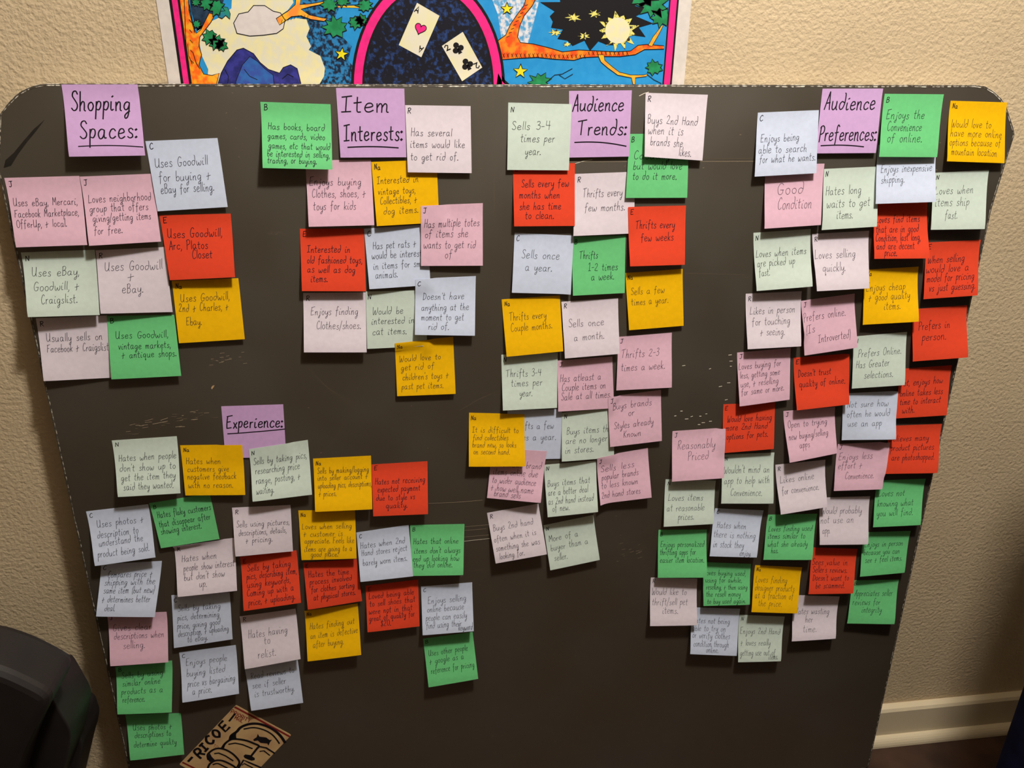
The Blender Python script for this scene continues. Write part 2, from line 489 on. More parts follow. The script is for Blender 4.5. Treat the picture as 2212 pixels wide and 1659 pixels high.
0.25|0|-44.2 -53.1 -40.6 -51.6
0.25|0|-53.9 -44.9 -52.3 -44.1
0.25|0|-76.5 -103.9 -72.9 -105.8
0.25|0|-54.7 -132.9 -51 -139.8
0.25|0|-74.8 -67.5 -73.8 -68.1
0.25|0|-61 -144.9 -59.9 -145.7
0.25|0|-59.2 -122.8 -56.1 -126.8
0.25|0|-75.9 -69 -73.5 -69.3
0.25|0|-68.2 -109.1 -67.5 -108.1
0.25|0|-78.2 -15.2 -77.2 -14.2
0.25|0|-70.1 -141.2 -68.3 -142.4
0.25|0|-73.8 -98.3 -72.5 -98.4
0.25|0|-49.6 -98.9 -49 -99.2
0.25|0|-48.2 -10.8 -45.3 -15.5
0.25|0|-56.4 -58.5 -55.5 -59
0.25|0|-59.3 -127.8 -56.5 -129.8
0.25|0|-61 -78.4 -60.4 -77.2
0.25|0|-80.1 -18.2 -78.6 -17
0.25|0|-48 -110.7 -47.4 -110.3
0.25|0|-80.3 -139.5 -77.9 -145
0.25|0|-44.8 -137.8 -41.8 -142
0.25|0|-64.3 -115.4 -62.9 -114.9
0.25|0|-83.7 -46.1 -80.8 -50.1
0.25|0|-72.6 -107.4 -70.2 -107.4
0.25|0|-57.6 -61.7 -56.8 -61.8
0.25|0|-50.5 -9.4 -47.5 -7.8
0.25|0|-78.3 -94.4 -76.3 -96.2
0.25|0|-50.8 -109.2 -48.5 -110.7
0.25|0|-68.7 -91.6 -66.8 -91.1
0.25|0|-54.6 -114.8 -51.9 -117.3
0.25|0|-52.7 -39.1 -49.1 -38.5
0.25|0|-50.9 -122.9 -48.1 -124.7
0.25|0|-82.5 -58.1 -79.2 -60.1
0.25|0|-51.3 -78.9 -49.8 -80.2
0.25|0|-49.4 -67.3 -46.8 -69.9
0.25|0|-50.8 -105.8 -46.9 -103.8
0.25|0|-80.4 -141 -77 -143.2
0.25|0|-46.4 -39.9 -43.5 -34.6
0.25|0|-53.5 -136.3 -50.6 -137.7
0.25|0|-81.6 -12.6 -77.9 -12.2
0.25|0|-75.2 -63 -73.7 -65.2
0.25|0|-55.6 -50 -54.4 -49.6
0.25|0|-46.9 -96.5 -45.3 -94.8
0.25|0|-71.8 -127.3 -69.9 -128.9
0.25|0|-71.3 -113.9 -69.9 -112.7
0.25|0|-62.8 -122.7 -59.4 -118.3
0.25|0|-61.3 -55.4 -57.4 -57.2
0.25|0|-70.7 -82.4 -67.5 -83.5
0.25|0|-72.4 -73.3 -69.6 -70.2
0.25|0|-62.8 -64.1 -61.2 -62.6
0.25|0|-78.8 -100.3 -76.7 -98.2
0.25|0|-72.6 -64 -70.6 -62.9
0.25|0|-61.2 -131.5 -59.7 -129.6
0.3|0|-74.9 -3.2 -74.8 -60 -74.5 -152.7
0.3|0|-57.5 -3.1 -57.1 -60 -56.1 -153""".splitlines():
    wd, b, ps = l.split('|'); v = list(map(float, ps.split()))
    n0 = len(Fc); ribbon([(v[i]/1000, v[i+1]/1000, .0002) for i in range(0, len(v), 2)], float(wd)/1000, V, Fc, Vector((0, 0, 1)))
    fm += [int(b)]*(len(Fc)-n0)
V += [(x/1000, y/1000, .0003) for x, y in [[-419.6, -363.0], [-417.5, -360.0], [-414.6, -359.4], [-416.7, -362.5], [-418.7, -365.0]]]; Fc.append(tuple(range(len(V)-5, len(V)))); fm.append(3)
s = obj('scratches', V, Fc, [M['scr0'], M['scr1'], M['scr2'], M['chip']], board, fm); s['label'] = 'pale scratches and scuffs'; s['kind'] = 'stuff'
SM = [[-609.4, -91.2], [-605.7, -82.7], [-595.4, -74.8], [-582.1, -61.5], [-569.1, -49.2], [-556.1, -39.5], [-566.5, -50.7], [-579.7, -63.9], [-590.7, -75.8], [-601.1, -88.7]]
obj('smear', [(x/1000, y/1000, .00015) for x, y in SM], [tuple(range(len(SM)))], M['smear'], board)['label'] = 'dark diagonal smear'
# ------------------------------------------------------------------ poster on the wall
PMC = {'black': ((22, 18, 22), None), 'hotpink': ((255, 40, 140), (235, 40, 130)), 'skyblue': ((36, 146, 212), (44, 152, 216)), 'stipple': ((24, 36, 58), (44, 130, 190)), 'cream': ((240, 230, 176), (232, 226, 200)),
 'cloudwhite': ((228, 218, 214), (222, 212, 208)), 'navyhill': ((58, 58, 150), (40, 42, 110)), 'bluehill': ((50, 106, 180), (58, 84, 168)), 'orange': ((255, 108, 24), (255, 176, 40)), 'navyleaf': ((20, 36, 58), (40, 66, 92)),
 'green': ((36, 150, 92), (30, 128, 74)), 'tealleaf': ((44, 128, 158), (40, 146, 120)), 'yelloworange': ((255, 196, 50), (255, 150, 60)), 'yellow': ((246, 232, 30), (240, 220, 40)), 'cloudspeck': ((228, 226, 230), (90, 164, 212)),
 'redorange': ((250, 84, 24), (255, 148, 34)), 'amber': ((255, 190, 40), (255, 160, 60)), 'paleyellow': ((236, 226, 120), (40, 34, 30)), 'nightblue': ((20, 20, 32), (40, 70, 130)), 'cardcream': ((234, 226, 206), (236, 228, 176)), 'sheet': ((226, 216, 208), None)}
PSC = {'stipple': (260, .42, .58), 'nightblue': (230, .5, .72), 'orange': (160, .4, .6), 'cloudspeck': (230, .42, .6), 'paleyellow': (300, .5, .6), 'cardcream': (30, .4, .6)}
PM = {}; pml = []
for k, (a, b) in PMC.items():
    s_, lo, hi = PSC.get(k, (120, .4, .6)); PM[k] = len(pml)
    pml.append(mat('print_'+k, S(*a), S(*b) if b else None, s_, .55, .3, lo=lo, hi=hi))
px0, px1, pz0, pz1 = [-426.0, 181.5, 930.0, 1830.0]
cx, cz = (px0+px1)/2, (pz0+pz1)/2
bm = bmesh.new(); box(bm, (px0-cx)/1000, (px1-cx)/1000, -.0009, -.0003, (pz0-cz)/1000, (pz1-cz)/1000)
poster = bmobj('poster', bm, pml[PM['sheet']]); poster.location = (cx/1000, 0, cz/1000)
tag(poster, 'colourful unframed poster with pink border and playing cards on the wall above the board', 'poster')
V = []; Fc = []; fm = []
for l in """black|1|-412.447 970 165.849 970 165.849 1790 -412.447 1790
hotpink|2|-409.528 973 163.526 973 163.526 1787 -409.528 1787
black|3|-403.44 982 155.718 982 155.718 1778 -403.44 1778
skyblue|4|-400.758 986 153.797 986 153.797 1774 -400.758 1774
stipple|5|-274.9 1236.2 -287.2 1311.1 -240.7 1403.2 -181.7 1444.8 -87.3 1433.8 -139.4 1315.8 -195.7 1205 -211.1 1166 -221.1 1095 -309.3 1094.7 -275.5 1174.9
skyblue|6|-228.3 1218.6 -178.9 1226.6 -196.2 1195.4 -210.8 1170.9 -215.8 1151.1 -223.6 1160.9 -218.4 1175.7 -230.5 1187.7 -237.3 1200.5
cream|7|-387 1192.3 -363.4 1202.1 -347.2 1212.6 -339.8 1252.8 -319.6 1279.8 -294.8 1284.9 -272.4 1263.4 -281.9 1236 -279.5 1219.5 -286.3 1211.9 -298.1 1204.6 -292.5 1200.5 -277.9 1204 -266.8 1202.8 -264.1 1193.4 -268.4 1185.2 -264.1 1175.1 -267.1 1171.2 -254.6 1165 -250.4 1152.2 -252.2 1143.3 -258.8 1133.7 -256.1 1094.9 -392.9 1094.5 -380.4 1149.4 -385.5 1163.9
cloudwhite|9|-344.3 1187.3 -346.6 1197.7 -339.9 1207.1 -329.7 1209.2 -323 1215.8 -311 1216 -302.5 1210.6 -294.6 1208.9 -290.3 1201.5 -293.2 1192.9 -300.8 1188 -315.2 1185.9 -330.5 1184.7
navyhill|9|-381.6 1094.5 -372.5 1132.3 -366.7 1145.6 -358 1158.4 -346.4 1170.1 -339.1 1172.1 -328.6 1166.5 -322.4 1157.3 -314 1150.1 -302 1146.3 -297.3 1152.2 -288.7 1155.3 -281.8 1151.4 -279.1 1135.5 -281.7 1094.8
bluehill|11|-359.2 1094.6 -351.4 1137.4 -342.2 1154.7 -333 1163.5 -325.4 1158.8 -318 1151 -309.4 1144.2 -309.3 1094.7
orange|8|-361.4 1568.5 -348.1 1569.4 -366.1 1428.2 -384.5 1307.9 -390 1247.1 -392.6 1208.5 -390.7 1194.6 -388.3 1186.7 -382.8 1190.5 -376.6 1200 -371.6 1207.5 -365.9 1205.7 -370.9 1198.2 -377.9 1190.6 -384.9 1182.9 -387.2 1173.4 -385.4 1164.8 -389.8 1154.2 -386.1 1144.5 -377.2 1143.1 -368.7 1145.6 -373.3 1133.8 -381.6 1094.5 -400.8 1094.4 -400.8 1245.6
navyleaf|7|-389.5 1247.1 -370.6 1397.4 -352.6 1390.4 -337.9 1363.2 -337.9 1326.3 -321.9 1301.4 -342.8 1248.2 -358.3 1211.4 -366.4 1205.7 -374.4 1198.1 -379.5 1193.4 -387.1 1188.6 -389 1199.3 -390.5 1209.9
green|13|-380.6 1217.9 -379 1215.9 -382.2 1216 -382.7 1213.6 -384.4 1215 -386.3 1213.8 -386.5 1215.7 -388.9 1215.9 -387.3 1217.8 -388.6 1219.7 -386 1220 -385.4 1222.6 -383.6 1220.8 -381 1223 -381.6 1219.8 -378.5 1219.9
green|13|-367.6 1216.8 -366.6 1214.3 -369.5 1213.2 -370.7 1209.7 -373.5 1211.8 -376.8 1209.8 -376.8 1213.4 -381.2 1213.5 -377.9 1216.6 -379.6 1219.3 -376.3 1220.3 -375.1 1223.8 -372.2 1221.2 -368.7 1223.9 -369 1220 -364.1 1220.1
green|13|-356.7 1213.3 -354.1 1209.8 -359.4 1209.4 -360.4 1205 -363.8 1206.7 -368.3 1203.9 -367.3 1209.5 -371.4 1209.9 -368.3 1213.1 -371.1 1216.4 -366.3 1216.6 -365.5 1221.2 -362.2 1219.2 -358.6 1220.9 -357.8 1217.6 -353.5 1216.9
green|13|-383 1196.1 -382.3 1194.4 -384.3 1193.7 -385.2 1191.7 -386.9 1193 -388.7 1192.2 -389.3 1193.7 -390.5 1194.5 -389.4 1196 -390.6 1197.7 -388.6 1198.3 -387.6 1199.8 -386.1 1199.3 -383.8 1200.8 -384.3 1198 -381.7 1197.9
green|13|-369 1183.2 -365.6 1179.6 -371.1 1179.6 -371.7 1174.2 -375.1 1177.5 -379 1174.9 -379.4 1178.8 -383.2 1179.7 -379.9 1183 -381.5 1185.9 -377.5 1186.5 -376.9 1191.5 -373.7 1188.5 -370.4 1190.2 -369.2 1187.5 -366.2 1186.2
green|13|-361.1 1177.6 -360.1 1174.5 -363.6 1173.2 -365.5 1170.7 -368.3 1172.6 -372.3 1169.3 -372.3 1173.4 -376.2 1174.2 -373.2 1177.4 -375.8 1180.8 -371.2 1181.3 -370.2 1185.9 -366.9 1183.1 -363 1185.6 -362.8 1181.7 -357.6 1181.4
green|13|-357.7 1174.8 -355.7 1171.8 -359.7 1171.2 -361 1168.3 -363.5 1170.6 -366 1169.2 -366.6 1171.5 -369.8 1172 -367.7 1174.6 -369.3 1177.2 -365.9 1177.9 -365 1181.1 -362.4 1179.5 -359.2 1181.5 -359.1 1178 -356.1 1177.4
tealleaf|14|-362.2 1203.9 -356.9 1214.2 -351.1 1213.4 -348.9 1207 -350.1 1201.8 -354.1 1205.5 -358.5 1202.1
yelloworange|10|-299.8 1203.2 -286.4 1210.9 -277.7 1217.6 -275.8 1226.9 -269.7 1227.1 -272.6 1217.7 -260.4 1218.9 -245.9 1221.5 -247.2 1218.7 -260.6 1216.1 -272 1213.1 -263.4 1207.6 -250.3 1205 -244.2 1204.1 -247.5 1201.2 -261.7 1202.9 -272.6 1206.5 -282.9 1205.4 -296.9 1196.6
yelloworange|10|-232 1217.1 -205.2 1218.1 -205.4 1215.7 -232.1 1215.7
green|13|-233.4 1218.5 -231.3 1216.2 -234.7 1215.2 -234.5 1211.1 -238.8 1213.4 -242 1210.5 -242.7 1214.5 -247.9 1213.1 -246.9 1216.2 -251 1218.1 -246.2 1220.1 -246.2 1222.7 -242.9 1223.3 -240.9 1227 -238.1 1223 -233.6 1225.6 -234.9 1221.3 -230.7 1220.9
green|13|-219.9 1222.5 -216.4 1220.2 -221.2 1219.9 -221 1216.7 -224.4 1218.8 -227.2 1215.1 -228.4 1218.2 -230.9 1218.7 -231 1220.6 -232.6 1222.2 -229.8 1223.7 -231.4 1226.6 -227.8 1226.5 -226.1 1229.5 -223.9 1226 -220.2 1228.2 -220.4 1225.3 -216.7 1224.8
green|13|-225.1 1195.9 -223 1192.3 -227.9 1190.6 -228 1184.5 -234.3 1187.3 -239 1184.5 -241.1 1189 -248.6 1187.5 -245.3 1192.9 -251.5 1195.5 -243.3 1197.8 -245.8 1202.5 -239.4 1201.3 -237.5 1208.1 -233.5 1202.8 -227 1206.3 -228.4 1200.3 -222 1199.7
green|13|-205 1201 -201.5 1198.2 -206.2 1197.4 -207.6 1195.3 -210.7 1196.3 -214 1192.3 -215 1196.5 -219 1196.1 -217.8 1199.1 -220.6 1200.8 -218 1202.7 -218.4 1205.5 -214.5 1205.2 -212.5 1207.3 -210 1206.1 -206.6 1207 -205.7 1204.6 -202.3 1203.6
green|13|-198.9 1203 -197.9 1201 -201.5 1200.6 -201.3 1197.4 -204.5 1198.9 -207.1 1196.2 -208 1199.3 -211.7 1198.8 -209.9 1201.5 -213.2 1202.8 -211 1204.5 -211.1 1206.8 -207.9 1206.9 -206.4 1210.2 -203.8 1207.6 -200.8 1208.3 -201.1 1205.5 -197.9 1205
green|13|-195.2 1218.3 -191.9 1215.7 -196.3 1215.1 -197.2 1212.6 -200.3 1213.6 -203.1 1211.3 -204.8 1213.6 -208.2 1213.7 -206.5 1216.6 -212.3 1218 -207.2 1219.8 -207.5 1222.3 -204.3 1222.6 -202.2 1224.8 -199.8 1222.7 -196.1 1224.4 -195.7 1221.6 -191.7 1220.9
yellow|13|-228.8 1174.5 -228 1169.5 -222.6 1168.5 -227.6 1165.9 -227.3 1160.7 -231.2 1164.2 -236.3 1161.9 -233.7 1166.7 -237.2 1170.4 -231.8 1170
cloudspeck|5|-68.6 1254.7 -83.9 1295.4 -63.2 1335.7 -27.6 1349.9 8.8 1333.8 26 1294.1 5.9 1256.5 -3.9 1218.1 -8.9 1198.5 -14.1 1181 -44.3 1180.6 -49.9 1212.4
redorange|8|-49.8 1184 -40.5 1190.1 -34.7 1202 -26.6 1212.8 -19.2 1221.7 -15.2 1237.1 0.1 1311.4 11.3 1414.3 22.4 1414.8 12.7 1311.8 -1.7 1237.4 -9.4 1221.9 -19 1211 -24.3 1199.2 -26.3 1188.3 -22.9 1182.4 -7.4 1181.1 11 1177.3 27.9 1173 47.4 1175.3 70 1174.6 92.8 1173.9 111 1175.1 119.7 1181.4 129.9 1182.5 151.9 1181.3 152.2 1177.7 128.1 1176.9 117 1171.1 98.9 1168.8 78.9 1168.6 53.5 1167.2 42.3 1164 19.8 1164.8 -2.6 1166.6 -24.8 1165.3 -52.4 1162.9
amber|10|70.8 1170.5 78.2 1170.6 79.7 1164.5 89.3 1157.4 98.9 1151.3 113 1148.3 129.2 1148.4 133.8 1149.5 132.8 1146.9 119 1145.2 119.5 1137.8 116.6 1137.8 114.3 1145.1 96.8 1148.1 83.6 1156.3 75.3 1162.4
amber|10|132.3 1181.5 137.3 1190.8 144.5 1200 147 1204 148.8 1203 144 1192.9 137 1180.6
black|9|114.5 1212.9 136.1 1205.6 119.2 1200.9 128.2 1190.8 102 1193.6 100.6 1186.4 93.5 1181.3 81.9 1181.4 70.9 1185.2 61.3 1174.7 53.9 1185.8 39.8 1179.8 33.2 1185.6 21.2 1187.1 27.5 1197.4 13.2 1199.2 15.1 1205.6 11.4 1211.1 17 1216.4 -0.5 1225.6 23.3 1226.2 21.8 1233.8 33.7 1234.9 33.4 1246.6 49.5 1240.8 58.1 1245.2 68.2 1240.8 82.3 1251.8 84.8 1237 98.2 1239.3 104.7 1234.5 115.3 1231.4 112.9 1223.8 129.6 1220.3
cream|11|108.8 1197.4 108.8 1195.5 108.6 1193.7 108 1192 107.3 1190.3 106.3 1188.8 105 1187.3 103.6 1186.1 102 1185 100.3 1184.2 98.4 1183.6 96.5 1183.2 94.5 1183 92.5 1183.1 90.5 1183.5 88.6 1184 86.7 1184.8 85 1185.8 83.4 1187 82 1188.4 80.8 1189.9 79.8 1191.5 79.1 1193.3 78.6 1195.1 78.4 1196.9 78.4 1198.7 78.7 1200.5 79.2 1202.2 80 1203.9 81 1205.4 82.2 1206.8 83.6 1208 85.2 1209.1 86.9 1209.9 88.8 1210.5 90.7 1210.9 92.6 1211.1 94.6 1211 96.6 1210.7 98.5 1210.1 100.3 1209.3 102.1 1208.4 103.6 1207.2 105.1 1205.8 106.3 1204.3 107.3 1202.7 108 1201 108.6 1199.2
paleyellow|10|110.7 1197.4 116.1 1192.9 107.9 1191.2 114.9 1182.2 103.7 1185.7 104.2 1176.6 96 1185.7 91.8 1174.5 88.7 1184.4 80.8 1179.9 83.9 1189.4 74.1 1187.9 78.1 1193.6 70.4 1196.8 78.2 1200 70.8 1206.6 81.2 1205.8 81.1 1211.1 87.2 1209.4 89.1 1218.3 94.7 1211.6 99.8 1213.6 102.5 1209.2 110.2 1210.5 106.6 1203.3 119.7 1203.1
paleyellow|11|22.2 1194 25.3 1192.4 21.3 1192.3 20.5 1190.2 18.1 1192.2 13.6 1190.3 15.7 1193.1 10.1 1193.8 15 1194.9 13.6 1197.3 17.9 1195.8 20.4 1198.1 20.8 1195.4 25.8 1195.9
paleyellow|11|43.3 1210.2 48.9 1207.8 42.1 1208.3 41.6 1205.1 38.4 1208.1 34.1 1206.5 35.9 1209.2 28.8 1209.9 35.2 1211 32.8 1214.1 38.3 1212 41.3 1215.7 42 1212.1 46.9 1212.2
paleyellow|11|56.6 1190.5 60.8 1188.7 55.5 1189.2 55.2 1186.7 52.8 1188.7 48.2 1186.8 50.2 1189.6 45.5 1190.4 50.7 1191.2 48.1 1193.9 52.6 1192.3 55.1 1195 55.4 1191.9 59.5 1192.2
paleyellow|11|69.2 1214.6 71.8 1212.9 67.7 1212.9 67.1 1210.4 64.4 1212.6 59.9 1210.8 61.8 1213.6 57 1214.4 61.6 1215.3 59.3 1218.1 64 1216.7 66.7 1218.8 67.3 1216.1 71.6 1216.3
paleyellow|11|35.5 1181.2 37.8 1179.9 34.1 1180.2 33.8 1178.6 32.1 1179.9 29.2 1178.8 30.7 1180.6 27.6 1181.1 30.6 1181.7 28.9 1183.6 31.9 1182.6 33.8 1184.3 34.4 1182.4 37.5 1182.5
green|12|-351.4 1278.9 -349.5 1274.8 -354.3 1272.5 -355 1266.8 -360.7 1268.2 -364.8 1265.9 -368.2 1268.1 -374.8 1265.8 -371.9 1273 -378.4 1273.8 -372.5 1278.3 -377.9 1282.7 -371.7 1284.6 -370.9 1290.1 -365.1 1287.6 -360.9 1295 -358.3 1288.3 -353.3 1289.3 -355.1 1283.7 -345.9 1284
green|12|-337.3 1322.1 -330.6 1317.1 -337.8 1315 -338.7 1308.8 -345.3 1311 -349.9 1305.9 -353.1 1311 -359.8 1308.8 -357.8 1315.5 -369.1 1315.1 -360.7 1321.3 -362.6 1325.7 -358.3 1328.7 -357.8 1335.8 -350.5 1332.6 -345.8 1338 -343.2 1331.3 -333.3 1337.6 -338 1327.9 -331.8 1326.8
green|12|-351.7 1350.5 -347.9 1346.3 -355.8 1345.5 -354.4 1338.4 -360.8 1342 -364.8 1335.3 -367 1341.5 -374.4 1337.6 -372.4 1344 -377.9 1345.4 -372.2 1349.7 -377.7 1354 -371.3 1355.8 -371.3 1362.2 -365 1360 -360.7 1364.5 -358 1359.5 -353 1360.5 -352.1 1356.7 -345.8 1355.4
green|12|34 1415.3 42.6 1409.5 32.2 1407.5 33.5 1399.5 24.1 1402.8 19.5 1396 14.7 1403 6 1399.1 6.3 1406.5 -3.1 1407.8 2.2 1413.9 -4.5 1419.7 5.6 1421.7 5.7 1428.2 14.3 1424.8 18.2 1432.4 22.6 1425.2 32.9 1431.7 30.2 1422 40.8 1421.5
green|12|12.9 1422.5 17.5 1418.4 11.1 1416.6 12 1410.6 5.1 1412.7 1.5 1407.4 -2.9 1411.2 -11.2 1407.2 -9.3 1415.3 -16.2 1416.6 -10.8 1421.4 -18 1426.1 -8.4 1427 -11.1 1434.6 -3.2 1431.7 0.6 1438.9 5 1432.8 11.2 1434.2 10.1 1427.8 22.3 1428.6
green|12|49.8 1407.8 56 1403 48.4 1401.1 51.5 1392.3 41.4 1397.2 37.6 1390.3 32.5 1394.9 24.1 1391.7 25.4 1399.8 16.1 1400.8 24.2 1406.7 13.4 1412.3 25.6 1413.2 25.1 1419.2 31.6 1418.7 35.9 1427.3 40.8 1418.6 49.3 1422.5 48.8 1415 58.6 1414
green|12|138 1288 147.3 1281.8 136.4 1280.4 137.1 1273.5 128.3 1277.7 125.1 1269.5 120.4 1276.9 110.4 1270.1 111.9 1279.7 106 1282.1 108 1287.2 101.9 1292.9 112.5 1293.8 110.4 1301.3 118.8 1297.8 122.2 1305.2 126.8 1298.3 133.5 1300.7 134.2 1294.8 143.4 1293.7
green|12|-224.9 1338.6 -221 1334.2 -226.6 1331.9 -227.4 1326.4 -233.4 1327.5 -237.8 1322.2 -241.7 1326.6 -247.6 1325.8 -247.9 1331 -257.8 1331.6 -250.4 1337.7 -256.1 1343.1 -247.5 1345.1 -246.9 1351.5 -239.6 1348.4 -235 1357.2 -231.5 1349.6 -223.8 1352.5 -226.9 1344.3 -219.5 1343.5
green|12|-182.8 1369.3 -174 1363.5 -185.5 1362.6 -183.1 1353.2 -192.2 1357.5 -196.9 1351.9 -200.2 1358.7 -207.5 1355.6 -208 1361 -217.6 1362 -210.5 1368.2 -217.2 1374 -205.1 1374.4 -206.7 1382.1 -199.6 1380.6 -194.7 1385.9 -190.9 1380 -183.7 1382.4 -184.8 1375.8 -175.5 1375.1
green|12|8.9 1139 13.5 1135.4 8.6 1133.9 7.2 1130.5 2.5 1132.2 -1.1 1129.1 -3.4 1132.8 -10.4 1131.1 -7.3 1136.5 -13.7 1138.8 -6.8 1141.1 -11.4 1146.9 -3.4 1144.6 -1.6 1149 2.3 1146.2 8.5 1149.9 8.4 1144.1 16 1143.5
green|12|145.9 1225.9 153 1221 144.3 1219.8 146.4 1211.6 137 1217.1 132.3 1211.7 129.1 1217.8 119.4 1215.3 123.7 1222.4 113.1 1225.2 124 1228.2 118.4 1234.9 126.7 1234.5 129.4 1241 135.6 1234.2 141.7 1236.6 144.2 1232.5 153.8 1231.9 153.8 1231.3
green|12|153.8 1206.6 153.2 1203.2 147.8 1205.6 144.1 1200.5 142 1206.4 135.6 1205 136.8 1209.3 131.7 1211.7 138.1 1213.9 132.8 1219.6 139.9 1218.7 142.5 1222 146.7 1219.2 152.9 1222.9 153.1 1217.2 153.8 1216.9
green|12|149.7 1157 152.9 1153.8 148.2 1152.7 147.1 1149.9 143 1151.5 140 1147.5 137.5 1151.1 133.5 1151.4 135.3 1155.1 130.3 1156.8 134.6 1158.7 132.5 1162.3 136.9 1162.1 138.3 1166.6 142.1 1162.6 145.9 1164 146.9 1160.8 151.9 1160.1
green|12|136.3 1235.5 141.4 1230.4 131.7 1229.7 132 1223.9 125.1 1226.1 120.3 1222.3 116.3 1226.4 108.5 1225.7 110.6 1231.6 103.8 1234.8 110.6 1238.1 108.6 1243.2 115.5 1243.1 117.7 1249.7 123.6 1243.6 131 1248 130.9 1241.1 141.1 1240.9
yellow|13|-39.2 1224.7 -37.3 1220.3 -32 1220.2 -36.1 1217.1 -34.7 1212.5 -39.1 1215.1 -43.6 1212.4 -42.2 1217 -46.3 1219.9 -41 1220.2
yellow|13|-22.1 1159.2 -20.1 1153.8 -13.8 1153.3 -18.9 1149.9 -17.4 1144.2 -22.5 1147.6 -27.9 1144.6 -26 1150.1 -30.8 1153.9 -24.5 1153.9
black|14|-40.9 1134.9 -41.3 1122.7 -42.5 1110.4 -44.7 1098.3 -47.7 1086.4 -51.6 1074.9 -56.4 1063.9 -61.9 1053.5 -68.3 1043.9 -75.3 1035.1 -82.9 1027.3 -91 1020.5 -99.6 1014.9 -108.5 1010.4 -117.7 1007.3 -127 1005.4 -136.4 1004.8 -145.7 1005.6 -154.9 1007.6 -163.8 1010.9 -172.3 1015.4 -180.3 1021.1 -187.9 1027.9 -194.8 1035.7 -201 1044.4 -206.6 1053.9 -211.3 1064.1 -215.2 1074.9 -218.3 1086.1 -220.5 1097.7 -221.9 1109.6 -222.4 1121.5 -222 1133.5 -220.8 1145.3 -218.7 1156.9 -215.9 1168.2 -212.3 1179.1 -208 1189.5 -203 1199.3 -197.5 1208.4 -191.3 1216.8 -184.6 1224.4 -177.5 1231.1 -170 1236.9 -162.2 1241.8 -154.1 1245.6 -145.9 1248.5 -137.5 1250.3 -129 1251 -120.6 1250.7 -112.2 1249.2 -104 1246.8 -96 1243.2 -88.3 1238.7 -81 1233.1 -74.1 1226.6 -67.7 1219.2 -61.9 1210.9 -56.6 1201.8 -52 1191.9 -48.2 1181.5 -45.1 1170.4 -42.9 1158.9 -41.4 1147
hotpink|15|-44.3 1134.9 -44.6 1123 -45.8 1111.2 -47.9 1099.4 -50.9 1087.9 -54.7 1076.7 -59.2 1066 -64.6 1056 -70.7 1046.6 -77.4 1038.1 -84.8 1030.5 -92.6 1024 -100.9 1018.5 -109.5 1014.2 -118.3 1011.2 -127.3 1009.3 -136.3 1008.8 -145.3 1009.5 -154.1 1011.5 -162.6 1014.7 -170.8 1019 -178.6 1024.6 -185.8 1031.1 -192.5 1038.7 -198.5 1047.1 -203.9 1056.3 -208.4 1066.2 -212.2 1076.6 -215.2 1087.6 -217.4 1098.8 -218.7 1110.3 -219.1 1121.9 -218.8 1133.5 -217.6 1145 -215.7 1156.3 -212.9 1167.3 -209.5 1177.9 -205.3 1188 -200.6 1197.5 -195.2 1206.4 -189.2 1214.5 -182.8 1221.9 -176 1228.4 -168.7 1234.1 -161.2 1238.8 -153.4 1242.5 -145.4 1245.3 -137.3 1247 -129.1 1247.7 -121 1247.4 -112.9 1246 -105 1243.6 -97.3 1240.2 -89.9 1235.7 -82.8 1230.3 -76.2 1224 -70 1216.7 -64.3 1208.7 -59.3 1199.8 -54.9 1190.3 -51.2 1180.1 -48.3 1169.4 -46.1 1158.2 -44.8 1146.7
black|16|-54.3 1134.8 -54.6 1124 -55.8 1113.3 -57.7 1102.6 -60.3 1092.2 -63.7 1082 -67.8 1072.4 -72.5 1063.3 -77.9 1054.9 -83.9 1047.2 -90.4 1040.3 -97.3 1034.4 -104.6 1029.5 -112.2 1025.6 -120 1022.8 -128 1021.1 -135.9 1020.6 -143.9 1021.3 -151.6 1023 -159.2 1025.9 -166.5 1029.8 -173.3 1034.8 -179.8 1040.7 -185.7 1047.5 -191 1055.1 -195.8 1063.5 -199.8 1072.4 -203.2 1081.9 -205.9 1091.8 -207.8 1102 -209 1112.5 -209.5 1123 -209.2 1133.6 -208.2 1144.1 -206.4 1154.4 -204 1164.4 -201 1174.1 -197.3 1183.3 -193.1 1192 -188.3 1200.1 -183 1207.6 -177.3 1214.3 -171.2 1220.3 -164.7 1225.5 -158 1229.8 -151 1233.2 -143.9 1235.7 -136.7 1237.3 -129.4 1238 -122.2 1237.6 -115 1236.4 -107.9 1234.1 -101.1 1231 -94.5 1226.9 -88.2 1221.9 -82.3 1216.1 -76.8 1209.5 -71.9 1202.1 -67.4 1194 -63.5 1185.2 -60.3 1175.9 -57.7 1166.2 -55.8 1156 -54.7 1145.5
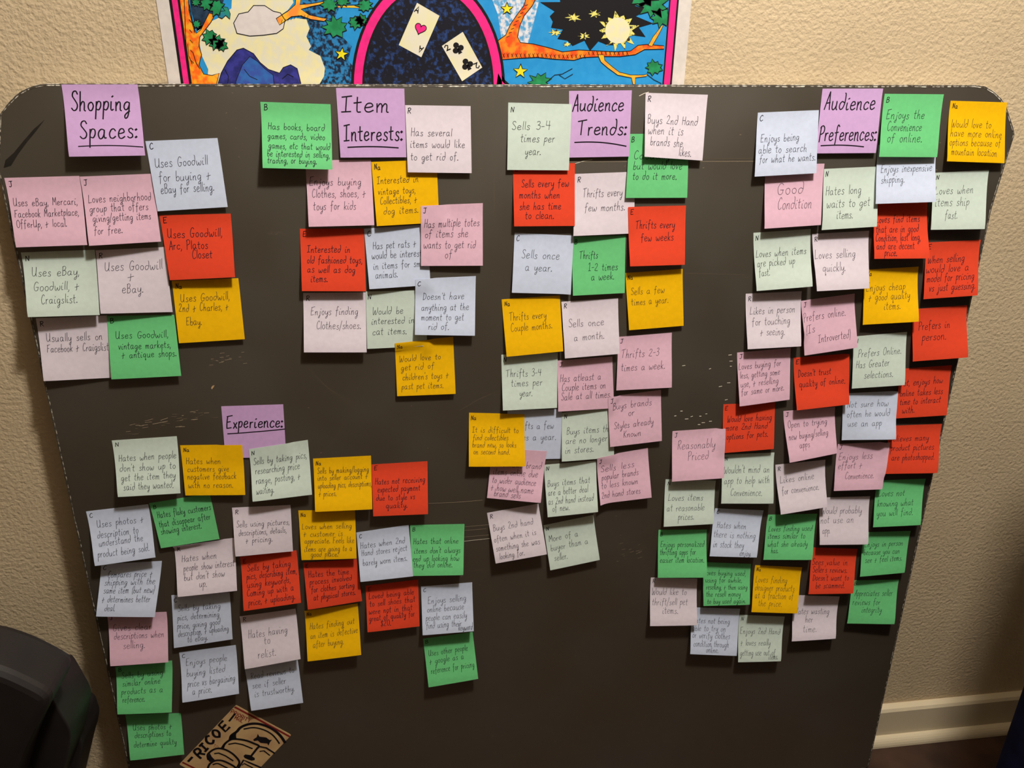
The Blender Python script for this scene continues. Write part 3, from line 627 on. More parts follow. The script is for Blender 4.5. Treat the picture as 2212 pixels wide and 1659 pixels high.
nightblue|17|-57.1 1134.8 -57.4 1124.3 -58.5 1113.9 -60.4 1103.5 -62.9 1093.4 -66.2 1083.6 -70.1 1074.2 -74.7 1065.4 -79.9 1057.2 -85.7 1049.7 -92 1043.1 -98.6 1037.4 -105.7 1032.6 -113 1028.8 -120.5 1026.1 -128.2 1024.5 -135.8 1024 -143.5 1024.6 -151 1026.3 -158.3 1029.1 -165.2 1032.9 -171.9 1037.7 -178.1 1043.4 -183.8 1050 -189 1057.4 -193.5 1065.5 -197.5 1074.2 -200.7 1083.4 -203.3 1093 -205.2 1102.9 -206.3 1113.1 -206.8 1123.3 -206.5 1133.6 -205.5 1143.8 -203.9 1153.8 -201.6 1163.6 -198.6 1173 -195.1 1181.9 -191 1190.4 -186.4 1198.3 -181.3 1205.6 -175.7 1212.1 -169.8 1218 -163.6 1223 -157.1 1227.2 -150.4 1230.5 -143.5 1233 -136.5 1234.5 -129.5 1235.1 -122.5 1234.8 -115.5 1233.6 -108.7 1231.4 -102.1 1228.3 -95.8 1224.3 -89.7 1219.5 -84 1213.8 -78.8 1207.4 -74 1200.2 -69.7 1192.3 -65.9 1183.8 -62.8 1174.8 -60.4 1165.3 -58.6 1155.4 -57.5 1145.2
black|14|-48 1152.8 -41.2 1141.6 -24.3 1127.3 -46.7 1127.1
hotpink|15|-49.1 1148.8 -44 1139.6 -31 1127.2 -52.3 1127.1
cardcream|18|-142.4 1222.5 -116.8 1209.2 -139.2 1164.9 -165.1 1177.8
cardcream|18|-90.5 1193.2 -67.8 1154.8 -92.2 1139.2 -115.5 1177.5
hotpink|20|-138.6 1197.2 -138.4 1197.6 -137.6 1198.3 -136.2 1198.9 -134.6 1198.9 -133.2 1198 -132.5 1196.5 -132.7 1194.9 -133.8 1193.5 -135.7 1192.4 -137.8 1191.5 -139.8 1190.7 -141.2 1189.9 -142 1189.3 -142.2 1189 -142.1 1189.3 -142.2 1190.2 -142.7 1191.6 -143.6 1193.4 -144.6 1195.2 -145.1 1197.1 -144.9 1198.8 -143.8 1200.2 -142.1 1200.9 -140.4 1200.7 -139.2 1199.9 -138.6 1198.6 -138.6 1197.6
black|20|-95.3 1178.5 -95.5 1177.3 -96.3 1176.3 -97.4 1175.6 -98.7 1175.4 -100 1175.6 -101.1 1176.3 -101.8 1177.3 -102 1178.4 -101.7 1179.6 -101 1180.6 -99.9 1181.3 -98.6 1181.6 -97.3 1181.3 -96.2 1180.7 -95.5 1179.7
black|20|-95.9 1172.7 -96.2 1171.5 -96.9 1170.5 -98 1169.8 -99.3 1169.6 -100.6 1169.8 -101.7 1170.5 -102.4 1171.5 -102.7 1172.6 -102.4 1173.8 -101.6 1174.8 -100.5 1175.5 -99.2 1175.8 -98 1175.6 -96.9 1174.9 -96.2 1173.9
black|20|-89.7 1175.9 -90 1174.7 -90.7 1173.7 -91.8 1173 -93.1 1172.8 -94.4 1173 -95.5 1173.6 -96.2 1174.6 -96.4 1175.8 -96.2 1177 -95.4 1178 -94.3 1178.7 -93 1179 -91.7 1178.7 -90.6 1178.1 -89.9 1177.1
black|20|-97.5 1175.1 -96.2 1175.7 -91.4 1170.9 -95.7 1168.6
black|20|-84.5 1161.2 -84.7 1160 -85.5 1159 -86.6 1158.3 -87.9 1158 -89.2 1158.2 -90.3 1158.9 -91 1159.9 -91.3 1161.1 -91 1162.3 -90.2 1163.3 -89.1 1164 -87.8 1164.3 -86.5 1164.1 -85.4 1163.4 -84.7 1162.4
black|20|-85.1 1155.3 -85.4 1154.1 -86.1 1153.1 -87.2 1152.4 -88.5 1152.1 -89.8 1152.3 -90.9 1153 -91.7 1154 -91.9 1155.2 -91.6 1156.4 -90.9 1157.5 -89.8 1158.2 -88.5 1158.4 -87.2 1158.2 -86.1 1157.5 -85.3 1156.5
black|20|-78.8 1158.5 -79.1 1157.3 -79.8 1156.3 -80.9 1155.6 -82.2 1155.3 -83.6 1155.6 -84.7 1156.2 -85.4 1157.2 -85.6 1158.4 -85.4 1159.6 -84.6 1160.7 -83.5 1161.4 -82.2 1161.6 -80.9 1161.4 -79.8 1160.7 -79.1 1159.7
black|20|-86.7 1157.7 -85.4 1158.3 -80.5 1153.4 -84.9 1151.1
~0.9|10|-344.3 1187.3 -346.6 1197.7 -339.9 1207.1 -329.7 1209.2 -323 1215.8 -311 1216 -302.5 1210.6 -294.6 1208.9 -290.3 1201.5 -293.2 1192.9 -300.8 1188 -315.2 1185.9 -330.5 1184.7 -344.3 1187.3
~0.9|10|-381.6 1094.5 -372.5 1132.3 -366.7 1145.6 -358 1158.4 -346.4 1170.1 -339.1 1172.1 -328.6 1166.5 -322.4 1157.3 -314 1150.1 -302 1146.3 -297.3 1152.2 -288.7 1155.3 -281.8 1151.4 -279.1 1135.5 -281.7 1094.8 -381.6 1094.5
~0.7|12|-359.2 1094.6 -351.4 1137.4 -342.2 1154.7 -333 1163.5 -325.4 1158.8 -318 1151 -309.4 1144.2 -309.3 1094.7 -359.2 1094.6
~0.7|13|-340.7 1149.8 -335.4 1142.5 -327.6 1139.1
~0.7|13|-299.5 1140.3 -292.8 1145.4 -286.8 1142.4
~0.7|13|-362.1 1149.6 -359 1142.3 -360.9 1134.8
~0.8|9|-361.4 1568.5 -348.1 1569.4 -366.1 1428.2 -384.5 1307.9 -390 1247.1 -392.6 1208.5 -390.7 1194.6 -388.3 1186.7 -382.8 1190.5 -376.6 1200 -371.6 1207.5 -365.9 1205.7 -370.9 1198.2 -377.9 1190.6 -384.9 1182.9 -387.2 1173.4 -385.4 1164.8 -389.8 1154.2 -386.1 1144.5 -377.2 1143.1 -368.7 1145.6 -373.3 1133.8 -381.6 1094.5 -400.758 1094.4 -400.758 1135.4 -400.758 1175.5 -361.4 1568.5
~0.9|14|-380.6 1217.9 -379 1215.9 -382.2 1216 -382.7 1213.6 -384.4 1215 -386.3 1213.8 -386.5 1215.7 -388.9 1215.9 -387.3 1217.8 -388.6 1219.7 -386 1220 -385.4 1222.6 -383.6 1220.8 -381 1223 -381.6 1219.8 -378.5 1219.9 -380.6 1217.9
~0.9|14|-367.6 1216.8 -366.6 1214.3 -369.5 1213.2 -370.7 1209.7 -373.5 1211.8 -376.8 1209.8 -376.8 1213.4 -381.2 1213.5 -377.9 1216.6 -379.6 1219.3 -376.3 1220.3 -375.1 1223.8 -372.2 1221.2 -368.7 1223.9 -369 1220 -364.1 1220.1 -367.6 1216.8
~0.9|14|-356.7 1213.3 -354.1 1209.8 -359.4 1209.4 -360.4 1205 -363.8 1206.7 -368.3 1203.9 -367.3 1209.5 -371.4 1209.9 -368.3 1213.1 -371.1 1216.4 -366.3 1216.6 -365.5 1221.2 -362.2 1219.2 -358.6 1220.9 -357.8 1217.6 -353.5 1216.9 -356.7 1213.3
~0.9|14|-383 1196.1 -382.3 1194.4 -384.3 1193.7 -385.2 1191.7 -386.9 1193 -388.7 1192.2 -389.3 1193.7 -390.5 1194.5 -389.4 1196 -390.6 1197.7 -388.6 1198.3 -387.6 1199.8 -386.1 1199.3 -383.8 1200.8 -384.3 1198 -381.7 1197.9 -383 1196.1
~0.9|14|-369 1183.2 -365.6 1179.6 -371.1 1179.6 -371.7 1174.2 -375.1 1177.5 -379 1174.9 -379.4 1178.8 -383.2 1179.7 -379.9 1183 -381.5 1185.9 -377.5 1186.5 -376.9 1191.5 -373.7 1188.5 -370.4 1190.2 -369.2 1187.5 -366.2 1186.2 -369 1183.2
~0.9|14|-361.1 1177.6 -360.1 1174.5 -363.6 1173.2 -365.5 1170.7 -368.3 1172.6 -372.3 1169.3 -372.3 1173.4 -376.2 1174.2 -373.2 1177.4 -375.8 1180.8 -371.2 1181.3 -370.2 1185.9 -366.9 1183.1 -363 1185.6 -362.8 1181.7 -357.6 1181.4 -361.1 1177.6
~0.9|14|-357.7 1174.8 -355.7 1171.8 -359.7 1171.2 -361 1168.3 -363.5 1170.6 -366 1169.2 -366.6 1171.5 -369.8 1172 -367.7 1174.6 -369.3 1177.2 -365.9 1177.9 -365 1181.1 -362.4 1179.5 -359.2 1181.5 -359.1 1178 -356.1 1177.4 -357.7 1174.8
~0.6|15|-362.2 1203.9 -356.9 1214.2 -351.1 1213.4 -348.9 1207 -350.1 1201.8 -354.1 1205.5 -358.5 1202.1 -362.2 1203.9
~0.5|15|-392.8 1210.8 -390.7 1208.1
~0.5|15|-393.8 1200.6 -391.6 1197.8
~0.5|15|-394.7 1190.3 -392.5 1187.5
~0.5|15|-395.7 1179.9 -393.3 1177.1
~0.5|15|-396.7 1169.5 -394.2 1166.6
~0.5|15|-397.7 1158.9 -395.1 1156
~0.6|15|-391.2 1215.4 -390.5 1199.3 -389.7 1187.6
~0.6|15|-394.2 1166.1 -392.5 1156.5 -389.4 1150.3
~0.5|15|-398.8 1175.6 -399.5 1163.7 -396.8 1155
~0.7|11|-299.8 1203.2 -286.4 1210.9 -277.7 1217.6 -275.8 1226.9 -269.7 1227.1 -272.6 1217.7 -260.4 1218.9 -245.9 1221.5 -247.2 1218.7 -260.6 1216.1 -272 1213.1 -263.4 1207.6 -250.3 1205 -244.2 1204.1 -247.5 1201.2 -261.7 1202.9 -272.6 1206.5 -282.9 1205.4 -296.9 1196.6 -299.8 1203.2
~0.5|15|-294.6 1199 -293.3 1201.9
~0.5|15|-291 1200.1 -289.7 1202.9
~0.5|15|-287.3 1201.2 -286 1203.9
~0.5|15|-283.7 1202.3 -282.4 1204.9
~0.5|15|-280 1203.4 -278.8 1205.9
~0.5|15|-276.3 1204.5 -275.1 1206.9
~0.5|15|-272.8 1204.1 -271.6 1207
~0.5|15|-269.3 1203.7 -268 1207
~0.5|15|-265.8 1203.3 -264.4 1207.1
~0.6|15|-231.9 1217.6 -220.6 1218.3 -204.1 1219.1
~1|14|-233.4 1218.5 -231.3 1216.2 -234.7 1215.2 -234.5 1211.1 -238.8 1213.4 -242 1210.5 -242.7 1214.5 -247.9 1213.1 -246.9 1216.2 -251 1218.1 -246.2 1220.1 -246.2 1222.7 -242.9 1223.3 -240.9 1227 -238.1 1223 -233.6 1225.6 -234.9 1221.3 -230.7 1220.9 -233.4 1218.5
~1|14|-219.9 1222.5 -216.4 1220.2 -221.2 1219.9 -221 1216.7 -224.4 1218.8 -227.2 1215.1 -228.4 1218.2 -230.9 1218.7 -231 1220.6 -232.6 1222.2 -229.8 1223.7 -231.4 1226.6 -227.8 1226.5 -226.1 1229.5 -223.9 1226 -220.2 1228.2 -220.4 1225.3 -216.7 1224.8 -219.9 1222.5
~1|14|-225.1 1195.9 -223 1192.3 -227.9 1190.6 -228 1184.5 -234.3 1187.3 -239 1184.5 -241.1 1189 -248.6 1187.5 -245.3 1192.9 -251.5 1195.5 -243.3 1197.8 -245.8 1202.5 -239.4 1201.3 -237.5 1208.1 -233.5 1202.8 -227 1206.3 -228.4 1200.3 -222 1199.7 -225.1 1195.9
~1|14|-205 1201 -201.5 1198.2 -206.2 1197.4 -207.6 1195.3 -210.7 1196.3 -214 1192.3 -215 1196.5 -219 1196.1 -217.8 1199.1 -220.6 1200.8 -218 1202.7 -218.4 1205.5 -214.5 1205.2 -212.5 1207.3 -210 1206.1 -206.6 1207 -205.7 1204.6 -202.3 1203.6 -205 1201
~1|14|-198.9 1203 -197.9 1201 -201.5 1200.6 -201.3 1197.4 -204.5 1198.9 -207.1 1196.2 -208 1199.3 -211.7 1198.8 -209.9 1201.5 -213.2 1202.8 -211 1204.5 -211.1 1206.8 -207.9 1206.9 -206.4 1210.2 -203.8 1207.6 -200.8 1208.3 -201.1 1205.5 -197.9 1205 -198.9 1203
~1|14|-195.2 1218.3 -191.9 1215.7 -196.3 1215.1 -197.2 1212.6 -200.3 1213.6 -203.1 1211.3 -204.8 1213.6 -208.2 1213.7 -206.5 1216.6 -212.3 1218 -207.2 1219.8 -207.5 1222.3 -204.3 1222.6 -202.2 1224.8 -199.8 1222.7 -196.1 1224.4 -195.7 1221.6 -191.7 1220.9 -195.2 1218.3
~0.9|14|-228.8 1174.5 -228 1169.5 -222.6 1168.5 -227.6 1165.9 -227.3 1160.7 -231.2 1164.2 -236.3 1161.9 -233.7 1166.7 -237.2 1170.4 -231.8 1170 -228.8 1174.5
~0.9|9|-49.8 1184 -40.5 1190.1 -34.7 1202 -26.6 1212.8 -19.2 1221.7 -15.2 1237.1 0.1 1311.4 11.3 1414.3 22.4 1414.8 12.7 1311.8 -1.7 1237.4 -9.4 1221.9 -19 1211 -24.3 1199.2 -26.3 1188.3 -22.9 1182.4 -7.4 1181.1 11 1177.3 27.9 1173 47.4 1175.3 70 1174.6 92.8 1173.9 111 1175.1 119.7 1181.4 129.9 1182.5 151.9 1181.3 152.2 1177.7 128.1 1176.9 117 1171.1 98.9 1168.8 78.9 1168.6 53.5 1167.2 42.3 1164 19.8 1164.8 -2.6 1166.6 -24.8 1165.3 -52.4 1162.9 -49.8 1184
~0.5|12|-43.6 1166.1 -41.5 1170.6
~0.5|12|-41.4 1166.1 -43.7 1170.1
~0.5|12|-38.6 1166.1 -36.4 1170.7
~0.5|12|-36.4 1166.2 -38.6 1170.2
~0.5|12|-33.5 1166.2 -31.3 1170.8
~0.5|12|-31.3 1166.2 -33.5 1170.2
~0.5|12|-28.4 1166.3 -26.3 1170.8
~0.5|12|-26.2 1166.3 -28.5 1170.3
~0.5|12|-23.3 1166.3 -21.2 1170.9
~0.5|12|-21.1 1166.3 -23.4 1170.4
~0.5|12|-18.2 1166.4 -16.1 1170.9
~0.5|12|-16 1166.4 -18.3 1170.4
~0.5|12|-13.1 1166.4 -11 1171
~0.5|12|-10.9 1166.5 -13.2 1170.5
~0.5|12|-8 1166.5 -5.9 1171.1
~0.5|12|-5.8 1166.5 -8.1 1170.5
~0.5|12|-2.9 1166.6 -0.8 1171.1
~0.5|12|-0.6 1166.6 -3 1170.6
~0.5|12|2.3 1166.6 4.4 1171.2
~0.5|12|4.5 1166.7 2.2 1170.7
~0.5|12|7.4 1166.7 9.5 1171.3
~0.5|12|9.6 1166.7 7.3 1170.7
~0.5|12|12.6 1165.7 14.7 1170.3
~0.5|12|14.8 1165.8 12.4 1169.8
~0.5|12|17.7 1165.8 19.8 1170.4
~0.5|12|20 1165.8 17.6 1169.9
~0.5|12|22.9 1165.9 24.9 1170.5
~0.5|12|25.1 1165.9 22.7 1169.9
~0.5|12|28 1165.9 30.1 1170.5
~0.5|12|30.3 1165.9 27.9 1170
~0.5|12|33.2 1166 35.3 1170.6
~0.5|12|35.5 1166 33 1170
~0.5|12|38.4 1166 40.4 1170.7
~0.5|12|40.6 1166.1 38.2 1170.1
~0.5|12|43.6 1166.1 45.6 1170.7
~0.5|12|45.8 1166.1 43.4 1170.2
~0.5|12|48.8 1166.2 50.8 1170.8
~0.5|12|51 1166.2 48.6 1170.2
~0.5|12|54 1166.2 56 1170.8
~0.5|12|56.2 1166.3 53.8 1170.3
~0.5|12|59 1169.9 61 1174.5
~0.5|12|61.2 1169.9 58.8 1173.9
~0.5|12|64.2 1169.9 66.2 1174.5
~0.5|12|66.4 1170 64 1174
~0.5|12|69.4 1170 71.4 1174.6
~0.5|12|71.7 1170 69.2 1174.1
~0.5|12|74.6 1170.1 76.6 1174.7
~0.5|12|76.9 1170.1 74.4 1174.1
~0.5|12|79.8 1170.1 81.8 1174.7
~0.5|12|82.1 1170.2 79.6 1174.2
~0.5|12|85.1 1170.2 87.1 1174.8
~0.5|12|87.3 1170.2 84.8 1174.3
~0.5|12|90.3 1170.3 92.3 1174.9
~0.5|12|92.6 1170.3 90.1 1174.3
~0.5|12|95.6 1170.3 97.5 1174.9
~0.5|12|97.8 1170.3 95.3 1174.4
~0.5|12|100.8 1170.4 102.8 1175
~0.5|12|103.1 1170.4 100.5 1174.5
~0.5|12|106.1 1170.5 108 1175.1
~0.5|12|108.4 1170.5 105.8 1174.5
~0.5|12|-39.4 1188.1 -36.2 1189.1
~0.5|12|-36.7 1192.4 -33.5 1193.4
~0.5|12|-34.1 1196.6 -30.8 1197.6
~0.5|12|-31.4 1200.8 -28.1 1201.8
~0.5|12|-28.7 1205 -25.5 1206
~0.5|12|-26 1209.2 -22.8 1210.2
~0.5|12|-23.4 1213.4 -20.2 1214.4
~0.5|12|-20.8 1217.6 -17.5 1218.6
~0.5|12|-18.1 1221.7 -14.9 1222.7
~0.6|11|70.8 1170.5 78.2 1170.6 79.7 1164.5 89.3 1157.4 98.9 1151.3 113 1148.3 129.2 1148.4 133.8 1149.5 132.8 1146.9 119 1145.2 119.5 1137.8 116.6 1137.8 114.3 1145.1 96.8 1148.1 83.6 1156.3 75.3 1162.4 70.8 1170.5
~0.6|11|132.3 1181.5 137.3 1190.8 144.5 1200 147 1204 148.8 1203 144 1192.9 137 1180.6 132.3 1181.5
~0.7|12|12.6 1142.1 19.2 1147.4 28.2 1148.5 40.4 1154.8
~0.7|12|24.9 1147.4 31.8 1143.3 41.3 1148.6
~0.7|12|133.8 1149 142.4 1143.3 152.2 1139.1
~1|13|-351.4 1278.9 -349.5 1274.8 -354.3 1272.5 -355 1266.8 -360.7 1268.2 -364.8 1265.9 -368.2 1268.1 -374.8 1265.8 -371.9 1273 -378.4 1273.8 -372.5 1278.3 -377.9 1282.7 -371.7 1284.6 -370.9 1290.1 -365.1 1287.6 -360.9 1295 -358.3 1288.3 -353.3 1289.3 -355.1 1283.7 -345.9 1284 -351.4 1278.9
~1|13|-337.3 1322.1 -330.6 1317.1 -337.8 1315 -338.7 1308.8 -345.3 1311 -349.9 1305.9 -353.1 1311 -359.8 1308.8 -357.8 1315.5 -369.1 1315.1 -360.7 1321.3 -362.6 1325.7 -358.3 1328.7 -357.8 1335.8 -350.5 1332.6 -345.8 1338 -343.2 1331.3 -333.3 1337.6 -338 1327.9 -331.8 1326.8 -337.3 1322.1
~1|13|-351.7 1350.5 -347.9 1346.3 -355.8 1345.5 -354.4 1338.4 -360.8 1342 -364.8 1335.3 -367 1341.5 -374.4 1337.6 -372.4 1344 -377.9 1345.4 -372.2 1349.7 -377.7 1354 -371.3 1355.8 -371.3 1362.2 -365 1360 -360.7 1364.5 -358 1359.5 -353 1360.5 -352.1 1356.7 -345.8 1355.4 -351.7 1350.5
~1|13|34 1415.3 42.6 1409.5 32.2 1407.5 33.5 1399.5 24.1 1402.8 19.5 1396 14.7 1403 6 1399.1 6.3 1406.5 -3.1 1407.8 2.2 1413.9 -4.5 1419.7 5.6 1421.7 5.7 1428.2 14.3 1424.8 18.2 1432.4 22.6 1425.2 32.9 1431.7 30.2 1422 40.8 1421.5 34 1415.3
~1|13|12.9 1422.5 17.5 1418.4 11.1 1416.6 12 1410.6 5.1 1412.7 1.5 1407.4 -2.9 1411.2 -11.2 1407.2 -9.3 1415.3 -16.2 1416.6 -10.8 1421.4 -18 1426.1 -8.4 1427 -11.1 1434.6 -3.2 1431.7 0.6 1438.9 5 1432.8 11.2 1434.2 10.1 1427.8 22.3 1428.6 12.9 1422.5
~1|13|49.8 1407.8 56 1403 48.4 1401.1 51.5 1392.3 41.4 1397.2 37.6 1390.3 32.5 1394.9 24.1 1391.7 25.4 1399.8 16.1 1400.8 24.2 1406.7 13.4 1412.3 25.6 1413.2 25.1 1419.2 31.6 1418.7 35.9 1427.3 40.8 1418.6 49.3 1422.5 48.8 1415 58.6 1414 49.8 1407.8
~1|13|138 1288 147.3 1281.8 136.4 1280.4 137.1 1273.5 128.3 1277.7 125.1 1269.5 120.4 1276.9 110.4 1270.1 111.9 1279.7 106 1282.1 108 1287.2 101.9 1292.9 112.5 1293.8 110.4 1301.3 118.8 1297.8 122.2 1305.2 126.8 1298.3 133.5 1300.7 134.2 1294.8 143.4 1293.7 138 1288
~1|13|-224.9 1338.6 -221 1334.2 -226.6 1331.9 -227.4 1326.4 -233.4 1327.5 -237.8 1322.2 -241.7 1326.6 -247.6 1325.8 -247.9 1331 -257.8 1331.6 -250.4 1337.7 -256.1 1343.1 -247.5 1345.1 -246.9 1351.5 -239.6 1348.4 -235 1357.2 -231.5 1349.6 -223.8 1352.5 -226.9 1344.3 -219.5 1343.5 -224.9 1338.6
~1|13|-182.8 1369.3 -174 1363.5 -185.5 1362.6 -183.1 1353.2 -192.2 1357.5 -196.9 1351.9 -200.2 1358.7 -207.5 1355.6 -208 1361 -217.6 1362 -210.5 1368.2 -217.2 1374 -205.1 1374.4 -206.7 1382.1 -199.6 1380.6 -194.7 1385.9 -190.9 1380 -183.7 1382.4 -184.8 1375.8 -175.5 1375.1 -182.8 1369.3
~1|13|8.9 1139 13.5 1135.4 8.6 1133.9 7.2 1130.5 2.5 1132.2 -1.1 1129.1 -3.4 1132.8 -10.4 1131.1 -7.3 1136.5 -13.7 1138.8 -6.8 1141.1 -11.4 1146.9 -3.4 1144.6 -1.6 1149 2.3 1146.2 8.5 1149.9 8.4 1144.1 16 1143.5 8.9 1139
~1|13|145.9 1225.9 153 1221 144.3 1219.8 146.4 1211.6 137 1217.1 132.3 1211.7 129.1 1217.8 119.4 1215.3 123.7 1222.4 113.1 1225.2 124 1228.2 118.4 1234.9 126.7 1234.5 129.4 1241 135.6 1234.2 141.7 1236.6 144.2 1232.5 153.797 1231.8 145.9 1225.9
~1|13|153.797 1212.2 153.797 1208 153.797 1207.2 153.2 1203.2 147.8 1205.6 144.1 1200.5 142 1206.4 135.6 1205 136.8 1209.3 131.7 1211.7 138.1 1213.9 132.8 1219.6 139.9 1218.7 142.5 1222 146.7 1219.2 152.9 1222.9 153.1 1217.2 153.797 1215.5 153.797 1212.2
~1|13|149.7 1157 152.9 1153.8 148.2 1152.7 147.1 1149.9 143 1151.5 140 1147.5 137.5 1151.1 133.5 1151.4 135.3 1155.1 130.3 1156.8 134.6 1158.7 132.5 1162.3 136.9 1162.1 138.3 1166.6 142.1 1162.6 145.9 1164 146.9 1160.8 151.9 1160.1 149.7 1157
~1|13|136.3 1235.5 141.4 1230.4 131.7 1229.7 132 1223.9 125.1 1226.1 120.3 1222.3 116.3 1226.4 108.5 1225.7 110.6 1231.6 103.8 1234.8 110.6 1238.1 108.6 1243.2 115.5 1243.1 117.7 1249.7 123.6 1243.6 131 1248 130.9 1241.1 141.1 1240.9 136.3 1235.5
~0.9|14|-39.2 1224.7 -37.3 1220.3 -32 1220.2 -36.1 1217.1 -34.7 1212.5 -39.1 1215.1 -43.6 1212.4 -42.2 1217 -46.3 1219.9 -41 1220.2 -39.2 1224.7
~0.9|14|-22.1 1159.2 -20.1 1153.8 -13.8 1153.3 -18.9 1149.9 -17.4 1144.2 -22.5 1147.6 -27.9 1144.6 -26 1150.1 -30.8 1153.9 -24.5 1153.9 -22.1 1159.2
~0.5|19|-142.4 1222.5 -116.8 1209.2 -139.2 1164.9 -165.1 1177.8 -142.4 1222.5
~0.5|19|-90.5 1193.2 -67.8 1154.8 -92.2 1139.2 -115.5 1177.5 -90.5 1193.2
~0.9|21|-138.6 1197.2 -138.4 1197.6 -137.6 1198.3 -136.2 1198.9 -134.6 1198.9 -133.2 1198 -132.5 1196.5 -132.7 1194.9 -133.8 1193.5 -135.7 1192.4 -137.8 1191.5 -139.8 1190.7 -141.2 1189.9 -142 1189.3 -142.2 1189 -142.1 1189.3 -142.2 1190.2 -142.7 1191.6 -143.6 1193.4 -144.6 1195.2 -145.1 1197.1 -144.9 1198.8 -143.8 1200.2 -142.1 1200.9 -140.4 1200.7 -139.2 1199.9 -138.6 1198.6 -138.6 1197.6 -138.6 1197.2
~1.3|20|-145.5 1213.2 -140.5 1218.1 -141.8 1211.6
~1.3|20|-143.9 1214.7 -141.5 1213.6
~1.3|20|-136.5 1175.4 -141.7 1170.4 -140.3 1177.1
~1.3|20|-138.2 1173.9 -140.7 1175
~1.3|20|-112 1176 -111 1178.2 -108.4 1178 -108.3 1175.9 -109.4 1172 -107.8 1173.4 -105.4 1174.3
~1.3|20|-71.6 1156.5 -72.5 1154.3 -75.1 1154.5 -75.3 1156.6 -74.3 1160.6 -75.8 1159.2 -78.3 1158.3""".splitlines():
    m, ly, ps = l.split('|'); v = list(map(float, ps.split())); y = -.001 - int(ly)*.00006
    pts = [((v[i]-cx)/1000, y, (v[i+1]-cz)/1000) for i in range(0, len(v), 2)]
    n0 = len(Fc)
    if m[0] == '~':
        ribbon(pts, float(m[1:])/1000, V, Fc, Vector((0, -1, 0))); fm += [PM['black']]*(len(Fc)-n0)
    else:
        V += pts; Fc.append(tuple(range(len(V)-len(pts), len(V)))); fm.append(PM[m])
obj('printed_picture', V, Fc, pml, poster, fm)
